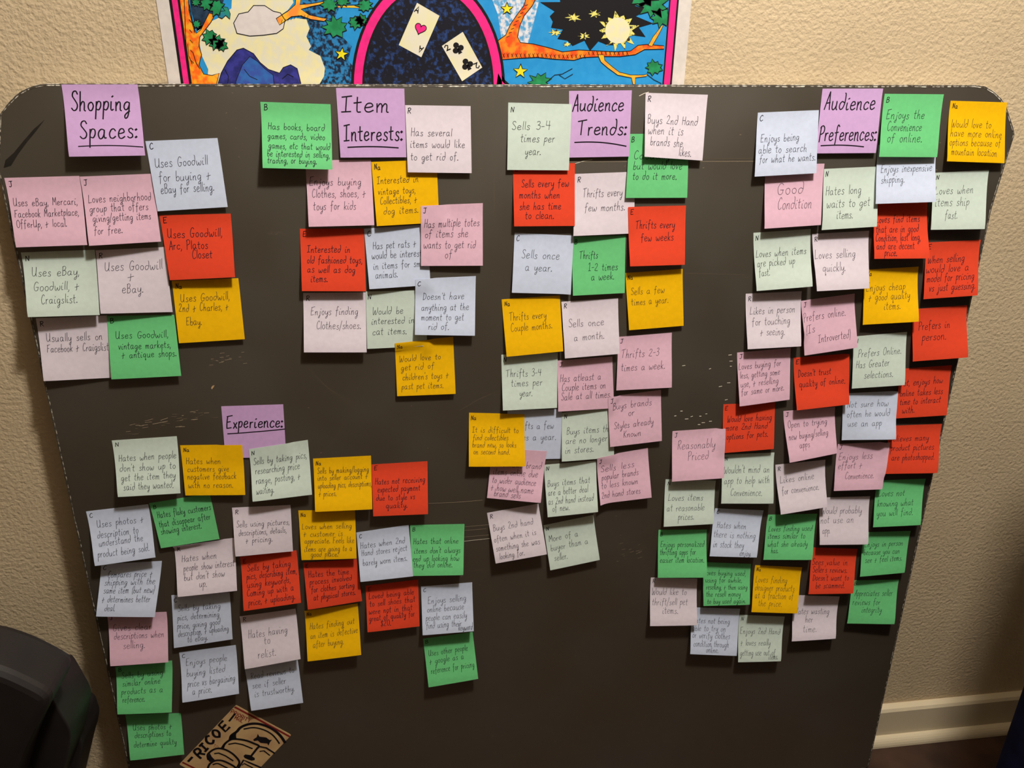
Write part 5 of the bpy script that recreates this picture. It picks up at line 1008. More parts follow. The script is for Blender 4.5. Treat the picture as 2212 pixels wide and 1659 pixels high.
for line in """B|B|7.5|-164.9 -776.6 -90 -771.5 -83.5 -848 -159.3 -855.9|16.0 16.0|green sticky note beginning "Uses other people", lowest of the middle columns|sticky notes under Experience|7 87 39 Uses other people;7 77 55 + google as a;8 96 74 reference for pricing
C|C|8|-164.6 -684 -89.7 -683.1 -89.3 -759.6 -165.1 -759.8|15.0 15.1|pale blue sticky note reading "Enjoys selling online because people can easily find using their keyword"|sticky notes under Experience|12 88 38 Enjoys selling;10 83 55 online because;7 88 72 people can easily;7 77 87 find using their;70 98 96 keyword
E|E|7.5|-244.2 -675.9 -168.4 -671.5 -169.1 -746.4 -244.7 -747.8|13.5 10.3|red sticky note beginning "Loved being able to sell shoes that were not"|sticky notes under Experience|5 92 31 Loved being able;6 94 47 to sell shoes that;4 88 63 were not in that;4 92 77 great of quality for;25 46 90 $20.
Y|Na|7.5|-333 -711.4 -257 -705 -256 -785.5 -333.4 -789.3|16.0 16.0|yellow sticky note reading "Hates finding out an item is defective after buying."|sticky notes under Experience|7 92 40 Hates finding out;7 97 58 an item is defective;11 69 75 after buying.
E|E|8|-328.2 -630.2 -253.7 -630.4 -249.8 -698.1 -326.3 -702.5|11.3 5.0|red sticky note reading "Hates the time process involved for clothes sorting at physical stores."|sticky notes under Experience|7 83 33 Hates the time;8 87 48 process involved;9 90 65 for clothes sorting;12 90 82 at physical stores.
C||9|-426.9 -805.3 -350.2 -797 -347.4 -869.7 -423.2 -874.3|11.7 9.0|pale blue sticky note reading "Read reviews to see if seller is trustworthy."|sticky notes under Experience|8 91 28 Read reviews to;8 73 50 see if seller;10 87 70 is trustworthy.
R|R|9|-423.6 -712.6 -345.2 -706.3 -343.1 -784.7 -422.9 -793.9|16.0 14.8|pale lilac sticky note reading "Hates having to relist."|sticky notes under Experience|11 82 45 Hates having;38 50 60 to;25 58 84 relist.
E|E|7.5|-412.1 -614.1 -335.4 -609.4 -334.2 -687.8 -413.2 -693.5|16.0 14.3|red sticky note beginning "Sells by taking pics, describing item, using keywords, Coming"|sticky notes under Experience|10 88 30 Sells by taking;8 97 45 pics, describing item,;8 85 60 using keywords,;7 90 75 Coming up with a;9 91 91 price, + uploading.
C|C|8.5|-514.1 -766.5 -434.8 -761.6 -436.4 -839.1 -516.6 -844.9|16.0 13.6|pale blue sticky note reading "Enjoys people buying listed price vs bargaining a price."|sticky notes under Experience|9 83 31 Enjoys people;9 78 53 buying listed;10 95 73 price vs bargaining;18 53 88 a price.
C|C|7.5|-511.1 -668.9 -432.6 -671.2 -436 -746 -517.6 -753.5|7.0 7.0|pale blue sticky note beginning "Sells by taking pics, determining price"|sticky notes under Experience|9 83 32 Sells by taking;8 80 49 pics, determining;7 81 65 price, giving good;8 95 80 description, + uploading;23 58 93 to eBay.
B|B|8.5|-518.8 -522.7 -439.9 -513 -435.4 -582.9 -511.9 -589.4|6.0 1.5|green sticky note reading "Hates flaky customers that disappear after showing interest."|sticky notes under Experience|7 97 35 Hates flaky customers;6 93 55 that disappear after;6 75 71 showing interest.
R|R|8|-496.4 -588.4 -416.7 -583.5 -418.9 -660.7 -498 -662.8|16.0 13.6|pale lilac sticky note reading "Hates when people show interest but don't show up."|sticky notes under Experience|10 69 36 Hates when;12 98 54 people show interest;12 81 71 but don't show;37 50 86 up.
B||8|-604.3 -870.2 -527 -876.2 -529.3 -947.4 -605.3 -945.3|13.7 8.9|green sticky note reading "Uses photos + descriptions to determine quality"|sticky notes under Experience|10 82 37 Uses photos +;12 79 53 descriptions to;9 88 73 determine quality
B|B|7.5|-604.1 -783.3 -525.7 -779.8 -533.4 -860.5 -608 -855.4|16.0 16.0|green sticky note reading "Sells by using similar online products as a reference."|sticky notes under Experience|9 84 28 Sells by using;10 79 44 similar online;8 84 60 products as a;10 51 76 reference.
J|J|8|-600.2 -692.7 -521.3 -695.9 -526.1 -771.9 -603.7 -769.7|16.0 14.4|pink sticky note reading "Gives clear descriptions when selling."|sticky notes under Experience|7 73 35 Gives clear;8 94 51 descriptions when;23 61 69 selling.
C|C|7.5|-594.2 -611.6 -515.5 -612.6 -532.4 -692.7 -608 -684.7|16.0 16.0|pale blue sticky note beginning "Compares price + shipping with the same item (but"|sticky notes under Experience|12 87 28 Compares price +;8 93 42 shipping with the;8 94 57 same item (but new);7 89 73 + determines better;13 31 89 deal.
B|B|7|-176.3 -580.4 -99.5 -584.1 -103.4 -660.1 -177.4 -656.7|13.1 15.4|green sticky note beginning "Hates that online items don't always end up looking"|sticky notes under Experience|5 90 39 Hates that online;6 94 57 items don't always;3 92 72 end up looking how;4 79 84 they did online.
C|C|7.5|-251.5 -587 -178.5 -579.8 -175.1 -656.9 -249.6 -660.4|13.8 14.0|pale blue sticky note reading "Hates when 2nd Hand stores reject barely worn items."|sticky notes under Experience|5 91 35 Hates when 2nd;6 94 50 Hand stores reject;7 92 69 barely worn items.
E|E|7|-224.6 -482.6 -148.9 -482 -150.8 -557.7 -225.9 -556.4|11.9 12.7|red sticky note reading "Hates not receiving expected payment due to style vs quality."|sticky notes under Experience|5 96 39 Hates not receiving;9 87 54 expected payment;6 77 70 due to style vs;23 63 85 quality.
R|R|7.5|-414 -536.6 -336.9 -537.4 -339.1 -607.4 -415.3 -606.9|11.3 5.3|pale lilac sticky note reading "Sells using pictures, descriptions, details, + pricing."|sticky notes under Experience|5 97 41 Sells using pictures,;8 91 58 descriptions, details,;19 66 74 + pricing.
Y|Na|7|-327.3 -546.6 -251.1 -551 -252.8 -623 -328.2 -620.4|9.4 10.7|yellow sticky note beginning "Loves when selling + customer is appreciate. Feels like"|sticky notes under Experience|4 94 38 Loves when selling;6 77 53 + customer is;7 97 67 appreciate. Feels like;6 93 83 items are going to a;17 67 94 good place.
Y|Na|6.5|-301.2 -469.4 -224.6 -469.3 -226.7 -545.2 -303.1 -543.6|13.5 12.6|yellow sticky note beginning "Sells by making/logging into seller account + uploading pics,"|sticky notes under Experience|6 96 30 Sells by making/logging;6 94 43 into seller account +;6 100 57 uploading pics, descriptions,;7 38 72 + prices.
C|C|8|-599.2 -529.7 -519.9 -524 -518.5 -599.1 -596 -604.9|16.0 12.8|pale blue sticky note reading "Uses photos + description to understand the product being sold."|sticky notes under Experience|12 89 33 Uses photos +;10 78 52 description to;11 84 67 understand the;7 92 86 product being sold.
H||12|-410.2 -388.6 -332.7 -389.4 -335.5 -465 -413.3 -461.3|1.5 1.5|purple heading sticky note with marker writing "Experience:" underlined|purple heading notes|5 98 42 Experience:;_ 7 100 53 46
N|N|8|-382.2 -450.1 -305.8 -441.6 -305.4 -518 -382.8 -521.6|16.0 11.3|pale mint sticky note reading "Sells by taking pics, researching price range, posting, + waiting."|sticky notes under Experience|5 96 33 Sells by taking pics,;7 83 51 researching price;7 83 69 range, posting, +;7 37 87 waiting.
Y|Na|7.5|-468 -440.7 -389.9 -443.6 -392.6 -514.3 -469.2 -510.8|6.9 8.5|yellow sticky note reading "Hates when customers give negative feedback with no reason."|sticky notes under Experience|6 63 38 Hates when;7 76 53 customers give;6 87 68 negative feedback;6 81 85 with no reason.
N|N|7.5|-550.4 -429.4 -470.4 -427.6 -472.9 -503.9 -550.3 -503.6|16.0 14.0|pale mint sticky note beginning "Hates when people don't show up to get the"|sticky notes under Experience|6 97 39 Hates when people;6 95 57 don't show up to;7 94 73 get the item they;10 90 89 said they wanted.
N|N|8|333.6 -779.3 410.7 -789.9 407.4 -865.5 334.2 -860|16.0 16.0|pale mint sticky note reading "Enjoys 2nd Hand + loves really getting use out of items."|sticky notes under Audience Preferences|4 95 42 Enjoys 2nd Hand;5 74 66 + loves really;4 86 86 getting use out of;70 92 95 items.
R||9|422.7 -750.1 499.3 -759.3 496 -829.9 420.8 -828|16.0 16.0|pale lilac sticky note reading "Hates wasting her time."|sticky notes under Audience Preferences|5 83 44 Hates wasting;29 47 62 her;24 56 82 time.
C||8|254.2 -758.1 333.3 -767.8 330.4 -847 252.3 -835.6|15.9 16.0|pale blue sticky note beginning "Hates not being able to try on or verify"|sticky notes under Audience Preferences|3 82 35 Hates not being;2 74 51 able to try on;3 84 66 or verify clothes;6 82 83 condition through;33 60 95 online.
R|R|8.5|182.8 -697.4 257.1 -705.5 258.7 -781.3 182.6 -775.6|16.0 16.0|pale lilac sticky note reading "Would like to thrift/sell pet items."|sticky notes under Audience Preferences|3 79 37 Would like to;4 81 58 thrift/sell pet;26 60 75 items.
B|B|8.5|517.3 -730.5 596.9 -735.6 594.3 -810.7 513.8 -805.2|10.6 16.0|green sticky note reading "Appreciates seller reviews for integrity"|sticky notes under Audience Preferences|8 91 37 Appreciates seller;6 66 57 reviews for;27 70 74 integrity
E||8|439.2 -663.8 514.9 -672 511 -744.1 435.7 -739.2|15.6 16.0|red sticky note reading "Sees value in Seller's reviews. Doesn't want to be scammed."|sticky notes under Audience Preferences|3 83 38 Sees value in;5 83 54 Seller's reviews.;6 88 71 Doesn't want to;14 79 87 be scammed.
Y|Na|8.5|348.7 -688.7 426.9 -698.7 422.1 -773.9 345.2 -764.7|15.4 16.0|yellow sticky note reading "Loves finding designer products at a fraction of the price."|sticky notes under Audience Preferences|4 73 37 Loves finding;4 90 54 designer products;5 89 70 at a fraction of;13 65 86 the price.
B||7.5|263.6 -676.1 341.5 -685.8 341.3 -751.3 267.2 -749.1|11.2 14.7|green sticky note beginning "Loves buying used, using for awhile, reselling, + then"|sticky notes under Audience Preferences|2 91 31 Loves buying used,;5 83 47 using for awhile,;6 95 63 reselling, + then using;6 80 79 the resell money;8 91 95 to buy used again.
B|B|7.5|188.7 -614.3 263.8 -619.2 266.2 -694.4 189.3 -690.3|12.7 16.0|green sticky note reading "Enjoys personalized thrifting apps for easier item location."|sticky notes under Audience Preferences|5 96 37 Enjoys personalized;4 78 53 thrifting apps for;4 95 69 easier item location.
B||8|520.6 -642.8 599 -645.8 596 -715.9 519.8 -716.2|12.4 10.8|green sticky note reading "Enjoys in person because you can see + feel items."|sticky notes under Audience Preferences|5 89 35 Enjoys in person;5 84 53 because you can;9 91 70 see + feel items.
R||9|437.9 -576.6 518.9 -579.5 520.6 -655.3 441.5 -651.3|14.1 16.0|pale lilac sticky note reading "Would probably not use an app."|sticky notes under Audience Preferences|4 86 36 Would probably;2 70 55 not use an;5 22 76 app.
B|B|7.5|357.9 -600.5 437.4 -604.1 433.1 -677 355.6 -673.6|9.7 15.0|green sticky note reading "Loves finding used items similar to what she already has."|sticky notes under Audience Preferences|5 95 38 Loves finding used;5 82 54 items similar to;6 88 71 what she already;14 29 85 has.
C|C|8.5|273.2 -583.7 350 -592.4 342.3 -665.7 267.3 -658.3|13.6 14.8|pale blue sticky note reading "Hates when there is nothing in stock they enjoy."|sticky notes under Audience Preferences|9 71 42 Hates when;4 93 61 there is nothing;5 70 81 in stock they;62 87 97 enjoy.
N|N|9|192.9 -530.6 269.4 -537.3 269.1 -604.2 192.4 -603.6|11.0 11.0|pale mint sticky note reading "Loves items at reasonable prices."|sticky notes under Audience Preferences|7 78 46 Loves items;5 81 68 at reasonable;28 60 87 prices.
B||8.5|525.6 -553 605.4 -554.8 602.9 -627.7 525.6 -627.5|12.2 14.8|green sticky note reading "Loves not knowing what you will find."|sticky notes under Audience Preferences|7 62 36 Loves not;6 82 57 knowing what;6 82 77 you will find.
N|N|9|276.1 -495.7 354.5 -496.8 356.1 -573.2 277 -570.4|10.8 16.0|pale mint sticky note reading "Wouldn't mind an app to help with Convenience."|sticky notes under Audience Preferences|3 93 39 Wouldn't mind an;4 93 60 app to help with;17 78 84 Convenience.
R|R|8.5|358.6 -517 436 -513 442.9 -585.1 370.4 -592.9|16.0 15.4|pale lilac sticky note reading "Likes online for convenience."|sticky notes under Audience Preferences|7 78 39 Likes online;8 86 62 for convenience.
E|E|8|268.2 -417 345.4 -417.3 348.7 -487.3 271.8 -490.3|6.7 7.9|red sticky note reading "Would love having more 2nd Hand options for pets."|sticky notes under Audience Preferences|8 95 37 Would love having;5 87 54 more 2nd Hand;7 88 72 options for pets.
J|J|10|197 -454.7 273.9 -453.1 275.8 -527.1 198.7 -529.4|11.3 14.3|pink sticky note reading "Reasonably Priced"|sticky notes under Audience Preferences|10 83 38 Reasonably;30 71 60 Priced
E||8|528.8 -463.2 612.5 -464.1 611.4 -538.1 530.2 -537.5|9.6 16.0|lowest red sticky note at the right board edge, three-line text about "product pictures"|sticky notes under Audience Preferences|3 79 33 Believes many;6 90 52 product pictures;9 92 72 are photoshopped.
J|J|8.5|452 -488.5 532 -488.8 528.6 -562.1 451.8 -561.1|10.4 12.6|pink sticky note reading "Enjoys less effort + Convenience."|sticky notes under Audience Preferences|5 74 35 Enjoys less;5 55 54 effort +;21 80 76 Convenience.
J|J|8|359.3 -431.6 437.6 -428.8 445.2 -497.3 372.3 -507.4|16.0 13.4|pink sticky note reading "Open to trying new buying/selling apps"|sticky notes under Audience Preferences|6 85 35 Open to trying;5 85 58 new buying/selling;24 46 76 apps
E||8|528.2 -374.3 607.9 -371.6 609.9 -446.4 531.8 -449|6.3 9.9|red sticky note ending "enjoys how online takes less time to interact with."|sticky notes under Audience Preferences|3 87 35 Yet, enjoys how;4 89 56 online takes less;5 86 73 time to interact;11 36 90 with.
C||8.5|447 -408.4 529.6 -408.1 532.9 -478.9 453.2 -479.9|5.0 15.7|pale blue sticky note reading "Not sure how often he would use an app"|sticky notes under Audience Preferences|8 86 31 Not sure how;8 89 51 often he would;10 74 71 use an app
N|N|8.5|448.6 -323.3 527.6 -319 531.8 -395 453.9 -398.6|7.4 12.2|pale mint sticky note reading "Prefers Online. Has Greater selections."|sticky notes under Audience Preferences|9 92 40 Prefers Online.;6 70 61 Has Greater;22 77 82 selections.
E|E|8|363.4 -351.3 444.3 -348 451.3 -420.7 374 -427.1|11.3 13.5|red sticky note reading "Doesn't trust quality of online."|sticky notes under Audience Preferences|7 69 38 Doesn't trust;8 94 58 quality of online.
J|J|7.5|279.8 -340.8 357.3 -336.7 362.2 -411.3 287.5 -416.8|12.0 7.7|pink sticky note beginning "Loves buying for less, getting some use, + reselling"|sticky notes under Audience Preferences|2 83 32 Loves buying for;4 81 49 less, getting some;4 78 65 use, + reselling;4 89 80 for same or more.
E||9.5|529.7 -286.3 611.2 -282.6 618.9 -355.4 539 -360.7|8.7 16.0|red sticky note reading "Prefers in person."|sticky notes under Audience Preferences|11 70 41 Prefers in;17 62 62 person.
R|R|8.5|282.4 -258 361.6 -256.4 365.6 -330.9 289.5 -333|11.3 13.2|pale lilac sticky note reading "Likes in person for touching + seeing."|sticky notes under Audience Preferences|7 90 38 Likes in person;10 81 58 for touching;24 70 77 + seeing.
J|J|9|361.8 -269.7 438.9 -261.6 449.3 -335.8 373.5 -345.2|10.7 12.4|pink sticky note reading "Prefers online. (Is Introverted)"|sticky notes under Audience Preferences|2 83 38 Prefers online.;4 24 60 (Is;27 89 80 Introverted)
Y|Na|8.5|448.4 -228.9 526 -226.2 532 -300.2 453.8 -304.3|7.7 16.0|yellow sticky note reading "Enjoys cheap + good quality items."|sticky notes under Audience Preferences|4 78 40 Enjoys cheap;9 86 57 + good quality;37 68 75 items.
N|N|8|283.4 -176.8 362 -172.9 369.1 -247.1 292.4 -252|11.5 14.6|pale mint sticky note reading "Loves when items are picked up fast."|sticky notes under Audience Preferences|3 93 43 Loves when items;4 72 59 are picked up;6 26 75 fast.
R|R|9|364.6 -179.5 444.7 -176.4 450 -251.4 375.2 -253.3|16.0 14.7|pale lilac sticky note reading "Loves selling quickly."|sticky notes under Audience Preferences|2 77 44 Loves selling;14 57 67 quickly.
E|E|8.5|531.7 -193.5 610.1 -191.1 614.4 -265.8 536.6 -270.1|8.9 13.1|red sticky note reading "When selling would love a model for pricing vs just guessing."|sticky notes under Audience Preferences|4 74 37 When selling;2 83 54 would love a;4 93 70 model for pricing;9 95 87 vs just guessing.
E||8|446.1 -139.4 520.5 -137.1 529.8 -212.2 451.6 -211.9|12.6 16.0|red sticky note ending "good Condition, last long, and are decent price."|sticky notes under Audience Preferences|4 87 37 Loves find items;4 84 54 that are in good;3 86 69 Condition, last long,;4 74 83 and are decent;18 41 95 price.
N|N|9|523 -102.3 600.1 -99 603.3 -174.6 526.6 -174.9|9.9 12.8|pale mint sticky note reading "Loves when items ship fast."|sticky notes under Audience Preferences|4 76 38 Loves when;5 69 59 items ship;24 48 81 fast.
J||11|289.2 -91.2 368.1 -90.1 370.3 -166.4 293.1 -170|11.1 9.7|pink sticky note reading "Good Condition"|sticky notes under Audience Preferences|21 69 47 Good;22 83 71 Condition
N|N|9|368.3 -96.7 443.6 -93.9 448.1 -169.4 372.1 -173|9.9 11.3|pale mint sticky note reading "Hates long waits to get items."|sticky notes under Audience Preferences|5 71 43 Hates long;7 87 64 waits to get;26 56 83 items.
C||8|438 -67.3 518.3 -65.1 522.7 -137.8 440.2 -139.9|12.4 16.0|pale blue sticky note reading "Enjoys inexpensive shipping."|sticky notes under Audience Preferences|7 95 47 Enjoys inexpensive;8 48 65 shipping.
Y|Na|8|526.1 -13.7 604.9 -15.3 614.1 -89.9 530.4 -87|11.0 8.0|yellow sticky note reading "Would love to have more online options because of mountain location"|sticky notes under Audience Preferences|5 76 43 Would love to;4 95 58 have more online;3 93 73 options because of;6 86 89 mountain location
H||13|351.6 -0.8 431.6 -0 433.1 -76.9 352 -77.2|5.0 5.0|purple heading sticky note with marker writing "Audience Preferences:" underlined|purple heading notes|6 92 32 Audience;2 98 80 Preferences:;_ 7 78 88 90
B|B|8.5|434.9 -6.1 515.1 -6.2 516.4 -82 435.7 -81.3|10.0 9.0|green sticky note reading "Enjoys the Convenience of online."|sticky notes under Audience Preferences|7 73 39 Enjoys the;10 70 58 Convenience;11 72 76 of online.
C|C|7.5|271.2 -29 349.6 -25.7 354.9 -101.2 272.5 -104.9|9.0 8.0|pale blue sticky note reading "Enjoys being able to search for what he wants."|sticky notes under Audience Preferences|7 71 46 Enjoys being;4 84 64 able to search;6 98 79 for what he wants.
N|N|8.5|14.8 -594.2 88.2 -582.3 99 -653.9 25 -665.6|10.2 9.5|pale mint sticky note reading "More of a buyer than a seller."|sticky notes under Audience Trends|6 66 40 More of a;7 83 60 buyer than a;11 38 82 seller.
R|R|7.5|-67.3 -568.3 6.7 -558.2 18.3 -634 -56.4 -644.5|14.5 15.9|pale lilac sticky note beginning "Buys 2nd hand often when it is something she"|sticky notes under Audience Trends|6 85 38 Buys 2nd hand;4 87 59 often when it is;5 91 77 something she was;9 58 93 looking for.
N|N|8|13.5 -497 88.3 -494.4 91.4 -570.3 18.2 -573.6|14.6 14.1|pale mint sticky note beginning "Buys items that are a better deal as 2nd"|sticky notes under Audience Trends|4 88 43 Buys items that;4 83 60 are a better deal;3 93 77 as 2nd hand instead;10 44 90 of new.
C||8.5|-38.8 -411.4 36.6 -413.5 38.2 -488.3 -37.8 -485.7|1.0 1.0|pale blue sticky note partly hidden, showing "a few" and "a year."|sticky notes under Audience Trends|9 86 38 Thrifts a few;8 90 61 times a year.
N|N|8.5|36.7 -418.7 110.3 -415 113.5 -490.4 37.4 -489.9|8.0 1.5|pale mint sticky note reading "Buys items that are no longer in stores."|sticky notes under Audience Trends|9 103 46 Buys items that;7 88 65 are no longer;6 61 84 in stores.
J|J|8|88.5 -489.2 162.7 -478.8 170.1 -553 94.7 -560.4|8.0 12.3|pink sticky note reading "Sells less popular brands to less known 2nd hand stores"|sticky notes under Audience Trends|6 73 34 Sells less;7 79 51 popular brands;5 77 68 to less known;4 80 88 2nd hand stores
J||8|-59.1 -466.4 16.9 -475.1 7.7 -549.8 -68 -539.4|9.4 15.1|pink sticky note tucked under the yellow "It is difficult to find" note|sticky notes under Audience Trends|6 95 37 Sells name brand;6 90 53 items online due;6 88 69 to wider audience;5 85 84 + how well name;12 62 95 brand sells
Y|Na|6.5|-90.8 -412.8 -15.3 -418.4 -14.9 -492.3 -93 -487.7|13.0 12.0|yellow sticky note beginning "It is difficult to find collectibles brand new, so"|sticky notes under Audience Trends|6 90 37 It is difficult to;7 71 51 find collectibles;6 85 64 brand new, so looks;8 73 77 on second hand.
J|J|8.5|28.3 -343 103.5 -339.9 109.2 -414.6 30.3 -414.3|7.0 2.0|pink sticky note reading "Has atleast a Couple items on Sale at all times."|sticky notes under Audience Trends|4 79 42 Has atleast a;7 87 60 Couple items on;5 96 78 Sale at all times.
J|J|8|99.9 -398.1 175.3 -391.1 180.2 -466.1 105.7 -471.4|7.0 6.6|pink sticky note reading "Buys brands or Styles already Known"|sticky notes under Audience Trends|8 83 27 Buys brands;37 50 43 or;9 85 65 Styles already;26 61 84 Known
N|N|8|-47.1 -331.9 28.6 -331.9 28.2 -408.1 -45.9 -408.2|9.6 8.4|pale mint sticky note reading "Thrifts 3-4 times per year."|sticky notes under Audience Trends|7 72 41 Thrifts 3-4;16 74 58 times per;31 55 76 year.
J|J|8.5|110.5 -312.6 184.1 -309.1 187.3 -385 110.1 -387.1|5.7 9.4|pink sticky note reading "Thrifts 2-3 times a week."|sticky notes under Audience Trends|6 77 40 Thrifts 2-3;7 88 64 times a week.
Y|Na|8|-46.9 -257 29.2 -253.6 34.3 -327.6 -41.1 -332.4|8.7 8.4|yellow sticky note reading "Thrifts every Couple months."|sticky notes under Audience Trends|10 75 38 Thrifts every;11 84 57 Couple months.
R|R|8|31.2 -262.1 107 -259.6 111.1 -333.9 36.7 -337.4|9.3 8.5|pale lilac sticky note reading "Sells once a month."|sticky notes under Audience Trends|10 75 46 Sells once;18 74 70 a month.
B|B|8|42.8 -178.2 112.4 -177.4 114.1 -251.6 45.1 -253|7.0 5.0|green sticky note reading "Thrifts 1-2 times a week."|sticky notes under Audience Trends|13 49 38 Thrifts;29 87 59 1-2 times;35 80 75 a week.
Y|Na|7.5|114.9 -226.1 191.6 -222.3 197.9 -298.5 122.9 -302.1|6.0 5.0|yellow sticky note reading "Sells a few times a year."|sticky notes under Audience Trends|7 68 39 Sells a few;7 74 57 times a year.
C|C|8.5|-30.6 -172 44.9 -176.7 42.1 -251.5 -34.4 -247.2|6.0 4.0|pale blue sticky note reading "Sells once a year."|sticky notes under Audience Trends|13 79 41 Sells once;20 67 62 a year.
R|R|8|43.6 -101.1 119.7 -98.9 122.4 -174.6 42.9 -176|8.0 3.0|pale lilac sticky note reading "Thrifts every few months."|sticky notes under Audience Trends|14 80 38 Thrifts every;17 85 61 few months.
E|E|8|112.8 -141.6 189 -140.8 190.9 -215.1 117.6 -215.4|11.3 9.2|red sticky note reading "Thrifts every few weeks"|sticky notes under Audience Trends|12 82 37 Thrifts every;21 80 58 few weeks
E|E|7.5|-33.4 -89.1 43.2 -88.2 44.3 -163.5 -32.3 -162.9|8.0 7.0|red sticky note reading "Sells every few months when she has time to clean."|sticky notes under Audience Trends|13 91 37 Sells every few;9 76 55 months when;9 78 73 she has time;18 66 88 to clean.
B|B|7.5|109.8 -54.2 185.4 -53.4 187.9 -130.6 108.4 -130.1|5.0 5.0|green sticky note ending "but would love to do it more."|sticky notes under Audience Trends|9 70 39 Casually;9 91 55 but would love;9 82 71 to do it more.
R|R|8|126.9 -7.1 204.8 -8.8 202.8 -85.3 128 -80.4|9.0 7.0|pale lilac sticky note reading "Buys 2nd Hand when it is brands she likes."|sticky notes under Audience Trends|4 88 47 Buys 2nd Hand;5 65 63 when it is;9 65 81 brands she;58 80 95 likes.
H||12|33.1 -5.7 109.6 -4.4 110.1 -80.5 35.3 -81.5|3.0 3.0|purple heading sticky note with marker writing "Audience Trends:" underlined|purple heading notes|5 89 30 Audience;13 95 66 Trends:;_ 9 94 77 84
N|N|7.5|-39.5 -19 36.6 -20.4 35 -96.5 -40.9 -95.6|4.0 4.0|pale mint sticky note reading "Sells 3-4 times per year."|sticky notes under Audience Trends|6 69 39 Sells 3-4;20 76 57 times per;28 54 77 year.
N|N|7.5|-218.3 -242.4 -145.1 -242.6 -143.9 -315.7 -220.4 -316.3|5.0 2.0|pale mint sticky note reading "Would be interested in cat items."|sticky notes under Item Interests|10 63 40 Would be;8 81 57 interested in;9 67 76 cat items.
Y|Na|7|-185.4 -310.2 -110.1 -305.1 -108.7 -382.6 -185.5 -382.5|6.0 6.0|yellow sticky note beginning "Would love to get rid of children's toys +"|sticky notes under Item Interests|6 78 37 Would love to;8 66 53 get rid of;10 90 71 children's toys +;8 80 88 past pet items.
R|R|8|-294.7 -242.3 -218.5 -243.5 -221.1 -319.1 -298.9 -316.3|11.0 11.0|pale lilac sticky note reading "Enjoys finding Clothes/shoes."|sticky notes under Item Interests|11 88 37 Enjoys finding;20 92 61 Clothes/shoes.
C|C|7.5|-215.8 -164.3 -139 -160.1 -137.4 -235.6 -213.2 -238.1|7.0 2.0|pale blue sticky note beginning "Has pet rats + would be interested in items"|sticky notes under Item Interests|11 81 35 Has pet rats +;8 100 51 would be interested;9 97 68 in items for small;11 48 83 animals.
C|C|7.5|-155.9 -227.6 -79.9 -225.8 -82.6 -301.9 -159.4 -298.2|10.0 10.0|pale blue sticky note reading "Doesn't have anything at the moment to get rid of."|sticky notes under Item Interests|12 82 38 Doesn't have;10 90 57 anything at the;10 82 74 moment to get;22 57 90 rid of.
E|E|7|-291.9 -163.3 -215.9 -164.1 -217.5 -240.1 -294.8 -237.9|9.2 8.9|red sticky note reading "Interested in old fashioned toys, as well as dog items."|sticky notes under Item Interests|10 78 38 Interested in;9 96 55 old fashioned toys,;9 85 70 as well as dog;14 41 85 items.
Y|Na|6.8|-202.6 -86 -125.6 -83.2 -124.3 -157.7 -200 -160.4|7.0 2.0|yellow sticky note reading "Interested in vintage toys, Collectibles, + dog items."|sticky notes under Item Interests|6 71 34 Interested in;6 65 51 vintage toys,;8 67 66 Collectibles, +;12 68 82 dog items.
J|J|8|-146.1 -137.3 -70.4 -135.2 -71.5 -211.4 -148.4 -210.5|5.0 7.0|pink sticky note reading "Has multiple totes of items she wants to get rid of"|sticky notes under Item Interests|5 95 36 Has multiple totes;6 77 53 of items she;4 89 71 wants to get rid;38 51 87 of
J||7.5|-278.9 -83.9 -203 -83.5 -202.8 -159.1 -280 -159.7|10.3 8.2|pink sticky note reading "Enjoys buying Clothes, shoes, + toys for kids"|sticky notes under Item Interests|4 84 38 Enjoys buying;7 90 56 Clothes, shoes, +;8 74 75 toys for kids
H||12.5|-237.8 -4.5 -160.5 -4.5 -161.2 -80.6 -237.7 -80.7|4.0 3.0|purple heading sticky note with marker writing "Item Interests:" underlined|purple heading notes|6 79 34 Item;7 96 75 Interests:;_ 12 88 85 86
R|R|7|-160.3 -22.5 -84.1 -23.2 -84.1 -99.1 -160.2 -97.7|5.0 5.0|pale lilac sticky note reading "Has several items would like to get rid of."|sticky notes under Item Interests|7 71 45 Has several;5 91 62 items would like;5 80 81 to get rid of.
B|B|6|-323.1 -19.8 -245.2 -22 -247.2 -93.4 -325.3 -91.1|17.0 14.0|green sticky note beginning "Has books, board games, cards, video games, etc that"|sticky notes under Item Interests|9 91 41 Has books, board;8 91 55 games, cards, video;9 98 70 games, etc that would;7 97 82 be interested in selling,;7 78 92 trading, or buying.
R|R|7.5|-609.6 -265.4 -528.3 -264.2 -533.7 -343.5 -612.4 -342.8|9.0 2.0|pale lilac sticky note beginning "Usually sells on"|sticky notes under Shopping Spaces|10 91 38 Usually sells on;9 98 55 Facebook + Craigslist
B|B|6.8|-529 -264.9 -451 -265.7 -451.1 -342.6 -533.8 -343.5|9.0 8.0|green sticky note reading "Uses Goodwill, vintage markets, + antique shops."|sticky notes under Shopping Spaces|10 88 36 Uses Goodwill,;13 90 53 vintage markets,;17 97 67 + antique shops.
Y|Na|7.5|-447.8 -223.4 -370.1 -222 -369.9 -298.2 -448.8 -300.8|5.0 5.0|yellow sticky note in the cluster below "Shopping Spaces:"|sticky notes under Shopping Spaces|9 84 34 Uses Goodwill,;5 81 50 2nd + Charles, +;14 38 72 Ebay.
R|R|8.5|-528.1 -185.1 -450.1 -182.6 -451.1 -261.3 -532.3 -259.8|9.0 3.0|pale lilac sticky note left of the red one in the "Shopping Spaces:" cluster|sticky notes under Shopping Spaces|10 94 33 Uses Goodwill;42 53 49 +;32 63 68 eBay.
